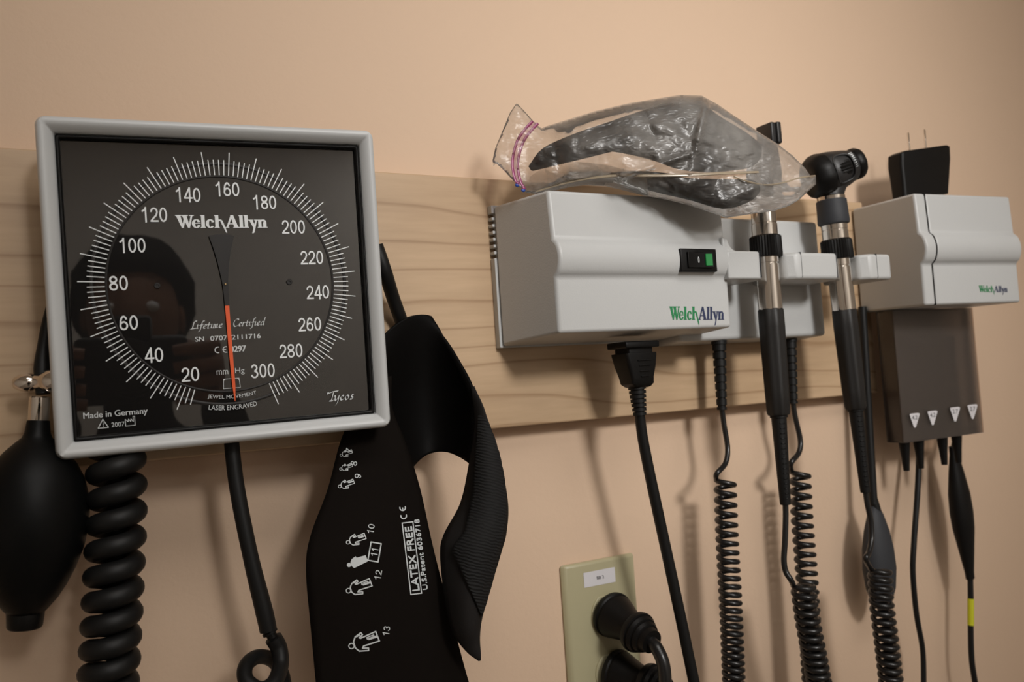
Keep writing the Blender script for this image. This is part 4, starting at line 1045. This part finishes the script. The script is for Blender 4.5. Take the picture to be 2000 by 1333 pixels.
bm = NEW(); lathe(bm, P(1861, 872, .03), P(1895, 1131, .03), [(t, r * 1.16 * k) for t, r in ((0, 8), (.06, 8.5), (.2, 15), (.36, 21), (.5, 22.5), (.62, 21), (.8, 14.5), (.95, 9), (1, 8.5))], 32)
ce = P(1878, 1000, .03)
for v in bm.verts: v.co.y = ce.y + (v.co.y - ce.y) * .7
tag(link('module', bm, BLACKP, ic, smooth=60), 'long tapered black plastic module')
bm = NEW(); tube(bm, spline([P(1895, 1126, .03), P(1896, 1170, .03), P(1896, 1230, .03), P(1898, 1290, .03), P(1906, 1345, .03), P(1915, 1420, .03)], 8), 5.3 * k, 14); link('cable', bm, RUBBER, ic, smooth=60)
bm = NEW(); tube(bm, [P(1896, 1170, .03), P(1896, 1195, .03), P(1896, 1222, .03)], 6.0 * k, 16); tag(link('tape_band', bm, YELL, ic, smooth=60), 'yellow tape wrapped round the cord')

# ================================================================== wall outlet with two plugs
ox0, ox1, oz1 = X_(1095, 1106, .004), X_(1240, 1081, .004), Z_(1170, 1093, .004)
ozc = oz1 - .057
outl = thing('wall_outlet', ((ox0 + ox1) / 2, WALL, oz1 - .114), 'ivory duplex wall outlet with a white paper label low on the wall', 'outlet')
bm = NEW(); prism(bm, [(0, 0), (.0022, .0045), (.006, .0056), (.064, .0056), (.0678, .0045), (.07, 0)], lambda a, d: Vector((ox0 + a, WALL - d, oz1 - .114)), lambda a, d: Vector((ox0 + a, WALL - d, oz1)))
cpl = link('cover_plate', bm, IVORY, outl, bevel=.0025, seg=4)
oxc = (ox0 + ox1) / 2
pcs = [P(1192, 1198, .0065), P(1200, 1313, .0065)]
for c in pcs:
    bm = NEW(); pg = []
    for q in range(40):
        a = 2 * pi * q / 40; pg.append((.0172 * cos(a), max(-.0142, min(.0142, .0172 * sin(a)))))
    prism(bm, pg, lambda a, b: Vector((c.x + a, WALL - .003, c.z + b)), lambda a, b: Vector((c.x + a, WALL - .0068, c.z + b))); link('receptacle', bm, IVORY, outl, bevel=.0006, seg=2)
tro = bvh_of([cpl])
bm = NEW(); decal(bm, quadmap([[(i / 8, j), ((i + 1) / 8, j), ((i + 1) / 8, j + 1), (i / 8, j + 1)] for i in range(8) for j in (0,)], [(1141, 1149), (1202, 1137), (1200, 1108), (1139, 1120)]), tro, .0003)
lb = tag(link('paper_label', bm, PAPER, outl, smooth=0, recalc=False), 'small white paper label')
bm = NEW(); decal(bm, text('BB 2', 1172, 1128, 14, -6, radians(-11)), tro, .0006); link('label_text', bm, GREYR, lb, smooth=0, recalc=False)
def wall_plug(name, c, droop, lab, cat, cord_pts, sidex=0):
    t = thing(name, c, lab, cat)
    d1 = Vector((.06 + sidex, -1, droop)).normalized()
    k = .0175 / 45
    bm = NEW(); lathe(bm, c + d1 * .0002, c + d1 * .030, [(0, 44 * k), (.06, 45.5 * k), (.13, 45.5 * k), (.16, 42.5 * k), (.20, 42.5 * k), (.23, 43.5 * k), (.30, 42 * k), (.5, 37 * k), (.7, 32 * k), (.9, 29 * k), (1, 28 * k)], 44); link('plug_body', bm, BLACKP, t, smooth=35)
    bm = NEW(); lathe(bm, c + d1 * .029, c + d1 * .049, [(t, r * 1.12 * k) for t, r in ((0, 29), (.06, 34), (.2, 35.5), (.28, 35), (.3, 32), (.36, 32), (.38, 33), (.50, 30), (.52, 27), (.58, 27), (.6, 28), (.72, 25), (.74, 22), (1, 20), (1, 6))], 40); link('collar', bm, BLACKP, t, smooth=30)
    e = c + d1 * .047
    bm = NEW(); tube(bm, spline([e, e + d1 * .008 + Vector((0, 0, -.003))] + cord_pts(e), 10), .0048, 18); link('cord', bm, CORDM, t, smooth=60)
    return t
wall_plug('power_plug', pcs[0], -.25, 'round black plug in the upper socket of the ivory outlet', 'plug', lambda e: [e + Vector((.001, -.013, -.018)), e + Vector((.0, -.012, -.05)), e + Vector((0, -.008, -.12))])
wall_plug('power_plug', pcs[1], -.1, 'round black plug in the lower socket of the ivory outlet, cut off by the frame', 'plug', lambda e: [e + Vector((.012, -.014, -.010)), e + Vector((.020, -.016, -.04)), e + Vector((.024, -.012, -.12))], .25)

# ================================================================== zip bag on the power unit
OUT = [(1009, 201), (1025, 218), (1041, 236), (1051, 246), (1058, 251), (1067, 247), (1102, 236), (1163, 217), (1232, 201), (1300, 190), (1331, 185), (1371, 187), (1402, 204), (1432, 225), (1479, 256), (1517, 280), (1548, 304), (1572, 328), (1584, 345), (1593, 344), (1594, 360), (1560, 391), (1540, 403), (1513, 412), (1463, 419), (1418, 426), (1390, 416), (1341, 400), (1300, 390), (1260, 383), (1213, 371), (1183, 364), (1143, 362), (1116, 365), (1082, 373), (1045, 379), (1029, 377), (1021, 371), (1007, 358), (983, 332), (970, 320), (963, 325), (962, 313), (967, 290), (982, 254), (996, 220)]
def bag_mid(px, py):                            # where the bag's middle sheet lies, off the wall
    t = (px - 965) / 630
    return .052 + .062 * min(1, max(0, t * 1.25)) + .010 * max(0, (py - 340) / 80) * t
def seg_dist(p):
    best = 1e9
    for (x1, y1), (x2, y2) in zip(OUT, OUT[1:] + OUT[:1]):
        dx, dy = x2 - x1, y2 - y1; t = max(0, min(1, ((p[0] - x1) * dx + (p[1] - y1) * dy) / (dx * dx + dy * dy)))
        best = min(best, hypot(p[0] - x1 - t * dx, p[1] - y1 - t * dy))
    return best
CRE = []
rnd = random.Random(11)
for _ in range(70):
    t = rnd.random(); cx_, cy_ = 990 + 590 * t, 300 + rnd.uniform(-75, 85)
    a = radians(rnd.choice((-24, -18, -10, 4, 16, 28, 62, -64, 80)) + rnd.uniform(-9, 9)); L = rnd.uniform(18, 70)
    CRE.append((cx_ - L * cos(a), cy_ - L * sin(a), cx_ + L * cos(a), cy_ + L * sin(a), rnd.uniform(.0009, .0024) * rnd.choice((1, 1, -1)), rnd.uniform(4.0, 9.0)))
def creases(px, py):
    h = 0
    for x1, y1, x2, y2, am, wd in CRE:
        dx, dy = x2 - x1, y2 - y1; t = max(0, min(1, ((px - x1) * dx + (py - y1) * dy) / (dx * dx + dy * dy)))
        d = hypot(px - x1 - t * dx, py - y1 - t * dy)
        if d < wd * 4: h += am * math.exp(-d / wd) * (4 * t * (1 - t) if 0 < t < 1 else 0)
    return h
def wrinkle(px, py, s):
    v = Vector((px * .012, py * .016, s)); a = noise.turbulence(v, 3, True) * .0045
    a += (.5 - abs(noise.noise(Vector((px * .035 + py * .02, py * .05 - px * .012, s + 4))))) * .0009 + (.5 - abs(noise.noise(Vector((px * .09, py * .10, s + 9))))) * .0008
    fold = .006 * math.exp(-(((px - 1362) - (py - 280) * -.22) / 7) ** 2) * (1 if 205 < py < 300 else math.exp(-((py - 250) / 70) ** 2))
    fold += .005 * math.exp(-(((py - 300) + (px - 1350) * .33) / 6) ** 2) * (1 if 1210 < px < 1352 else 0)
    return a + fold + creases(px + (0 if s > 3.5 else 37), py)
def bag_pt(px, py, s, grow=1.0):
    e = seg_dist((px, py)); body = min(1, max(0, (px - 1030) / 90))
    thick = (.003 + .021 * body * min(1, max(.35, (1600 - px) / 260)) ) * (1 - math.exp(-e / 26)) * grow
    d = bag_mid(px, py) + s * thick
    d += (wrinkle(px, py, 3 + s) * min(1, e / 14)) * (1 if s > 0 else -.4)
    return P(px, py, d)
def tri_fill(step):
    import mathutils.geometry as mg
    pts = [Vector(p) for p in OUT]; dense = []
    for a, b in zip(OUT, OUT[1:] + OUT[:1]):
        n_ = max(1, int(hypot(b[0] - a[0], b[1] - a[1]) / step))
        for i in range(n_): dense.append((a[0] + (b[0] - a[0]) * i / n_, a[1] + (b[1] - a[1]) * i / n_))
    nb = len(dense); ed = [(i, (i + 1) % nb) for i in range(nb)]; inner = []
    y = 180; r_ = 0
    while y < 430:
        x = 955 + (r_ % 2) * step / 2
        while x < 1600:
            if inside((x, y), dense) and seg_dist((x, y)) > step * .6: inner.append((x, y))
            x += step
        y += step * .87; r_ += 1
    vv, ee, ff, *_ = mg.delaunay_2d_cdt([Vector(p) for p in dense + inner], ed, [list(range(nb))], 1, 1e-4)
    return vv, ff, nb
vv, ff, nb = tri_fill(4.6)
bag = thing('plastic_bag', P(1150, 365, .06), 'crumpled clear zip bag holding dark fabric on top of the white power unit', 'bag')
bm = NEW()
fr_ = [bm.verts.new(bag_pt(p.x, p.y, 1)) for p in vv]
bk_ = [fr_[i] if seg_dist(vv[i]) < .5 else bm.verts.new(bag_pt(vv[i].x, vv[i].y, -1)) for i in range(len(vv))]
for f in ff:
    bm.faces.new([fr_[i] for i in f])
    try: bm.faces.new([bk_[i] for i in reversed(f)])
    except ValueError: pass
link('film', bm, BAGM, bag, smooth=180)
for off in (0, 12):
    bm = NEW(); pts = [P(px + off * .9, py + off * .35, bag_mid(px, py) + .0045) for px, py in ((1040, 237), (1026, 252), (1012, 272), (1003, 300), (1001, 325), (1006, 350), (1013, 362))]
    tube(bm, spline(pts, 6), .0011, 8, sq=.5); link('zip_strip', bm, ZIPM, bag, smooth=60)
FOLDM = film_mat('bag_fold_film', (.95, .93, .9), (.66, .60, .53), .30, .34, bump=.5, bscale=330, gloss=.05)
ft = [tuple(q.xy) for q in spline([Vector((*q, 0)) for q in ((1036, 345), (1060, 330), (1105, 316), (1165, 318), (1222, 330), (1268, 347))], 8)]
fb = [tuple(q.xy) for q in spline([Vector((*q, 0)) for q in ((1038, 375), (1062, 373), (1100, 367), (1150, 360), (1210, 365), (1268, 382))], 8)]
bm = NEW(); rows = []
for (xa, ya), (xb, yb) in zip(ft, fb):
    row = []
    for j in range(11):
        t = j / 10; px, py = xa + (xb - xa) * t, ya + (yb - ya) * t
        row.append(bag_pt(px, py, 1) + Vector((0, .0016 + .0012 * noise.noise(Vector((px * .05, py * .08, 2))), 0)))
    rows.append(row)
grid(bm, rows); tag(link('film_fold', bm, FOLDM, bag, smooth=180), 'milky doubled fold of film along the bottom of the bag')
zp = ((1040, 237), (1026, 252), (1012, 272), (1003, 300), (1001, 325), (1006, 350), (1013, 362))
bm = NEW(); grid(bm, [[P(px + o_ * .9, py + o_ * .35, bag_mid(px, py) + .0040) for o_ in (0, 4, 8, 12)] for px, py in [tuple(q.xy) for q in spline([Vector((*q, 0)) for q in zp], 5)]]); link('zip_band', bm, ZIPB, bag, smooth=180)
for (px, py), m_ in (((1011, 358), ZIPM), ((1010, 362), BLUE), ((1023, 368), ZIPM), ((1022, 372), BLUE)):
    bm = NEW(); sphere(bm, P(px, py, bag_mid(px, py) + .0045), .0013, 1.3, .7, 1, 12); link('zip_end', bm, m_, bag, smooth=180)
bm = NEW(); pts = [bag_pt(px, py, 1) + Vector((0, -.0012, 0)) for px, py in ((1046, 375), (1090, 362), (1140, 351), (1200, 344), (1260, 344), (1330, 343), (1400, 340), (1478, 337))]
tube(bm, spline(pts, 6), [.0008, .0012, .0014, .0014, .0012], 8, sq=.6); link('welded_seam', bm, SEAMM, bag, smooth=60)
bm = NEW(); pts = [bag_pt(px, py, 1) + Vector((0, -.0008, 0)) for px, py in ((1432, 345), (1465, 357), (1498, 362), (1530, 357), (1560, 348), (1590, 344))]
tube(bm, spline(pts, 6), .0006, 6); link('bottom_crease', bm, SEAMM, bag, smooth=60)
# what it holds
def lump(name, poly, th, lab, cat, sd, off=0):
    import mathutils.geometry as mg
    cx = sum(p[0] for p in poly) / len(poly); cy = sum(p[1] for p in poly) / len(poly)
    pts = [tuple(p.xy) for p in spline([Vector((*q, 0)) for q in poly + [poly[0]]], 4)[:-1]]
    bm = NEW(); R = 9; fr, bk = [], []
    for j in range(R + 1):
        s = 1 - j / R
        ringf, ringb = [], []
        for x, y in pts:
            px, py = cx + (x - cx) * s, cy + (y - cy) * s
            h = math.sqrt(max(0, 1 - s * s)) * th
            nz = noise.turbulence(Vector((px * .02, py * .02, sd)), 3, False) * .005
            dm = bag_mid(px, py) + off
            ringf.append(P(px, py, dm + h + nz * (1 - s))); ringb.append(P(px, py, dm - h * .7))
            if j == R: break
        fr.append([bm.verts.new(p) for p in ringf]); bk.append([bm.verts.new(p) for p in ringb] if j else fr[0])
    n_ = len(pts)
    for st in (fr, bk):
        for a, b in zip(st[:-2], st[1:-1]):
            for q in range(n_): bm.faces.new((a[q], a[(q + 1) % n_], b[(q + 1) % n_], b[q]))
        for q in range(n_): bm.faces.new((st[-2][q], st[-2][(q + 1) % n_], st[-1][0]))
    o = link(name, bm, POUCH, smooth=180, origin=P(cx, cy, bag_mid(cx, cy)))
    return tag(o, lab, cat)
lump('fabric_pouch', [(1032, 325), (1060, 290), (1120, 262), (1190, 238), (1262, 214), (1320, 203), (1372, 206), (1410, 230), (1462, 262), (1488, 290), (1470, 325), (1400, 336), (1330, 332), (1270, 312), (1200, 297), (1150, 296), (1110, 305), (1060, 327), (1040, 334)], .013, 'long charcoal fabric pouch showing through the upper part of the zip bag', 'pouch', 2)
lump('rolled_cuff', [(1190, 338), (1240, 334), (1300, 338), (1345, 348), (1420, 350), (1470, 352), (1485, 372), (1460, 396), (1410, 408), (1350, 392), (1290, 378), (1230, 362)], .009, 'small black roll of fabric showing through the lower part of the zip bag', 'cuff', 7, .004)

# ================================================================== the photographer, mirrored in the gauge glass
def reflect(p):
    o = G(0, 0, -.004); return p - gn * (2 * (p - o).dot(gn))
def seen(px, py, dist):                         # a point mirrored at that place in the glass
    r = ray(px, py); return reflect(EYE + r * dist)
HC = seen(262, 612, 1.42)
per = thing('person', (HC.x - .02, HC.y - .03, 0), 'person in dark clothes holding a camera, mirrored faintly in the gauge glass', 'person')
def skin_body(name, verts, edges, m, root, lvl=2):
    me = bpy.data.meshes.new(name); base = wloc(root)
    me.from_pydata([Vector(v[0]) - base for v in verts], edges, [])
    o = bpy.data.objects.new(name, me); COL.objects.link(o); o.parent = root; me.materials.append(m)
    sk = o.modifiers.new('skin', 'SKIN'); sk.use_smooth_shade = True
    for i, v in enumerate(verts): me.skin_vertices[0].data[i].radius = v[1]
    me.skin_vertices[0].data[0].use_root = True
    s = o.modifiers.new('sub', 'SUBSURF'); s.levels = lvl; s.render_levels = lvl
    return o
hx_, hy_, hz_ = HC
B0 = Vector((hx_ - .01, hy_ - .05, 0)); S = hz_ - .26
Lh, Rh = Vector((-.07, -.075, 1.415)), Vector((.085, -.125, 1.425))
V = [((B0.x, B0.y, .93), (.165, .115)), ((B0.x, B0.y, 1.10), (.15, .105)), ((B0.x, B0.y, S - .10), (.17, .115)), ((B0.x, B0.y, S), (.10, .08)), ((hx_, hy_ - .02, S + .08), (.055, .055)), ((hx_, hy_ - .005, hz_ - .03), (.068, .075)), ((hx_, hy_, hz_ + .05), (.072, .085)), ((hx_, hy_, hz_ + .095), (.045, .05)),
     ((B0.x - .18, B0.y, S - .02), (.065, .065)), ((B0.x - .24, B0.y + .08, S - .27), (.048, .048)), ((Lh.x - .01, Lh.y - .05, Lh.z - .03), (.03, .03)),
     ((B0.x + .18, B0.y, S - .02), (.065, .065)), ((B0.x + .24, B0.y + .06, S - .27), (.048, .048)), ((Rh.x + .01, Rh.y - .05, Rh.z - .03), (.03, .03)),
     ((B0.x - .095, B0.y, .86), (.095, .095)), ((B0.x - .10, B0.y + .02, .48), (.062, .062)), ((B0.x - .10, B0.y, .09), (.042, .042)), ((B0.x - .11, B0.y + .15, .035), (.04, .03)),
     ((B0.x + .095, B0.y, .86), (.095, .095)), ((B0.x + .10, B0.y + .02, .48), (.062, .062)), ((B0.x + .10, B0.y, .09), (.042, .042)), ((B0.x + .11, B0.y + .15, .035), (.04, .03))]
E_ = [(0, 1), (1, 2), (2, 3), (3, 4), (4, 5), (5, 6), (6, 7), (2, 8), (8, 9), (9, 10), (2, 11), (11, 12), (12, 13), (0, 14), (14, 15), (15, 16), (16, 17), (0, 18), (18, 19), (19, 20), (20, 21)]
skin_body('body', V, E_, SHIRT, per)
bm = NEW(); sphere(bm, (hx_, hy_ + .014, hz_ - .005), .082, .88, .98, 1.28, 28)
for v in bm.verts:                              # brow, nose and jaw
    r = v.co - Vector((hx_, hy_, hz_))
    if r.y > 0:
        v.co.y += .020 * math.exp(-((r.x / .012) ** 2 + ((r.z + .012) / .022) ** 2)) - .006 * math.exp(-(((abs(r.x) - .032) / .014) ** 2 + ((r.z - .012) / .012) ** 2)) + .005 * math.exp(-((r.x / .02) ** 2 + ((r.z + .052) / .008) ** 2))
    if r.z < -.05: v.co.x = hx_ + (v.co.x - hx_) * (1 - .25 * min(1, (-.05 - r.z) / .06))
fc = link('face', bm, SKIN, per, smooth=180)
for s in (-1, 1):
    bm = NEW(); sphere(bm, (hx_ + s * .032, hy_ + .082, hz_ + .010), .011, 1, .7, .8, 14); link('eye', bm, INK, fc, smooth=180)
    bm = NEW(); sphere(bm, (hx_ + s * .073, hy_ + .01, hz_ - .008), .028, .35, .6, 1.1, 14); link('ear', bm, SKIN, fc, smooth=180)
bm = NEW(); sphere(bm, (hx_, hy_ - .012, hz_ + .022), .10, .98, 1.02, 1.12, 28)
for v in bm.verts:
    r = v.co - Vector((hx_, hy_, hz_))
    if r.y > .02 and r.z < .07: v.co.y = hy_ + .02 + (r.y - .02) * .15
    v.co += Vector((noise.noise(v.co * 30), noise.noise(v.co * 30 + Vector((5, 0, 0))), noise.noise(v.co * 30 + Vector((0, 9, 0))))) * .008
link('hair', bm, HAIR, per, smooth=180)
def hand(c, s, m):
    """palm and five fingers curled forward round the camera body, s = -1 left, 1 right"""
    bm = NEW(); sphere(bm, c, .044, .45, .9, .95, 20); pal = link('hand', bm, SKIN, per, smooth=180)
    for i, (dz, ln) in enumerate(((.032, .074), (.012, .082), (-.008, .078), (-.026, .062))):
        b = Vector(c) + Vector((-s * .004, .012, dz))
        pts = [b, b + Vector((s * .010, ln * .42, .002)), b + Vector((-s * .012, ln * .62, 0)), b + Vector((-s * .034, ln * .60, -.002))]
        bm = NEW(); tube(bm, spline(pts, 5), [.0095, .009, .0085, .0065], 10); link('finger', bm, SKIN, pal, smooth=60)
    b = Vector(c) + Vector((-s * .004, -.030, .012)); bm = NEW(); tube(bm, spline([b, b + Vector((-s * .02, -.012, .018)), b + Vector((-s * .045, -.006, .022))], 5), [.012, .011, .008], 10); link('thumb', bm, SKIN, pal, smooth=60)
hand(Vector((-.084, -.105, 1.428)), -1, SKIN); hand(Vector((.085, -.110, 1.428)), 1, SKIN)
cmr = thing('hand_camera', (0, -.10, 1.40), 'black camera held by the person, mirrored faintly in the gauge glass', 'camera')
bm = NEW(); rbox(bm, (-.062, -.125, 1.395), (.062, -.085, 1.475), .008); rbox(bm, (-.022, -.125, 1.47), (.022, -.08, 1.50), .006); link('camera_body', bm, BLACKP, cmr)
bm = NEW(); lathe(bm, (0, -.086, 1.435), (0, -.03, 1.445), [(0, .033), (.5, .033), (.52, .031), (.95, .031), (1, .027), (1, .02), (.7, .018)], 36); link('lens', bm, BLACKP, cmr)
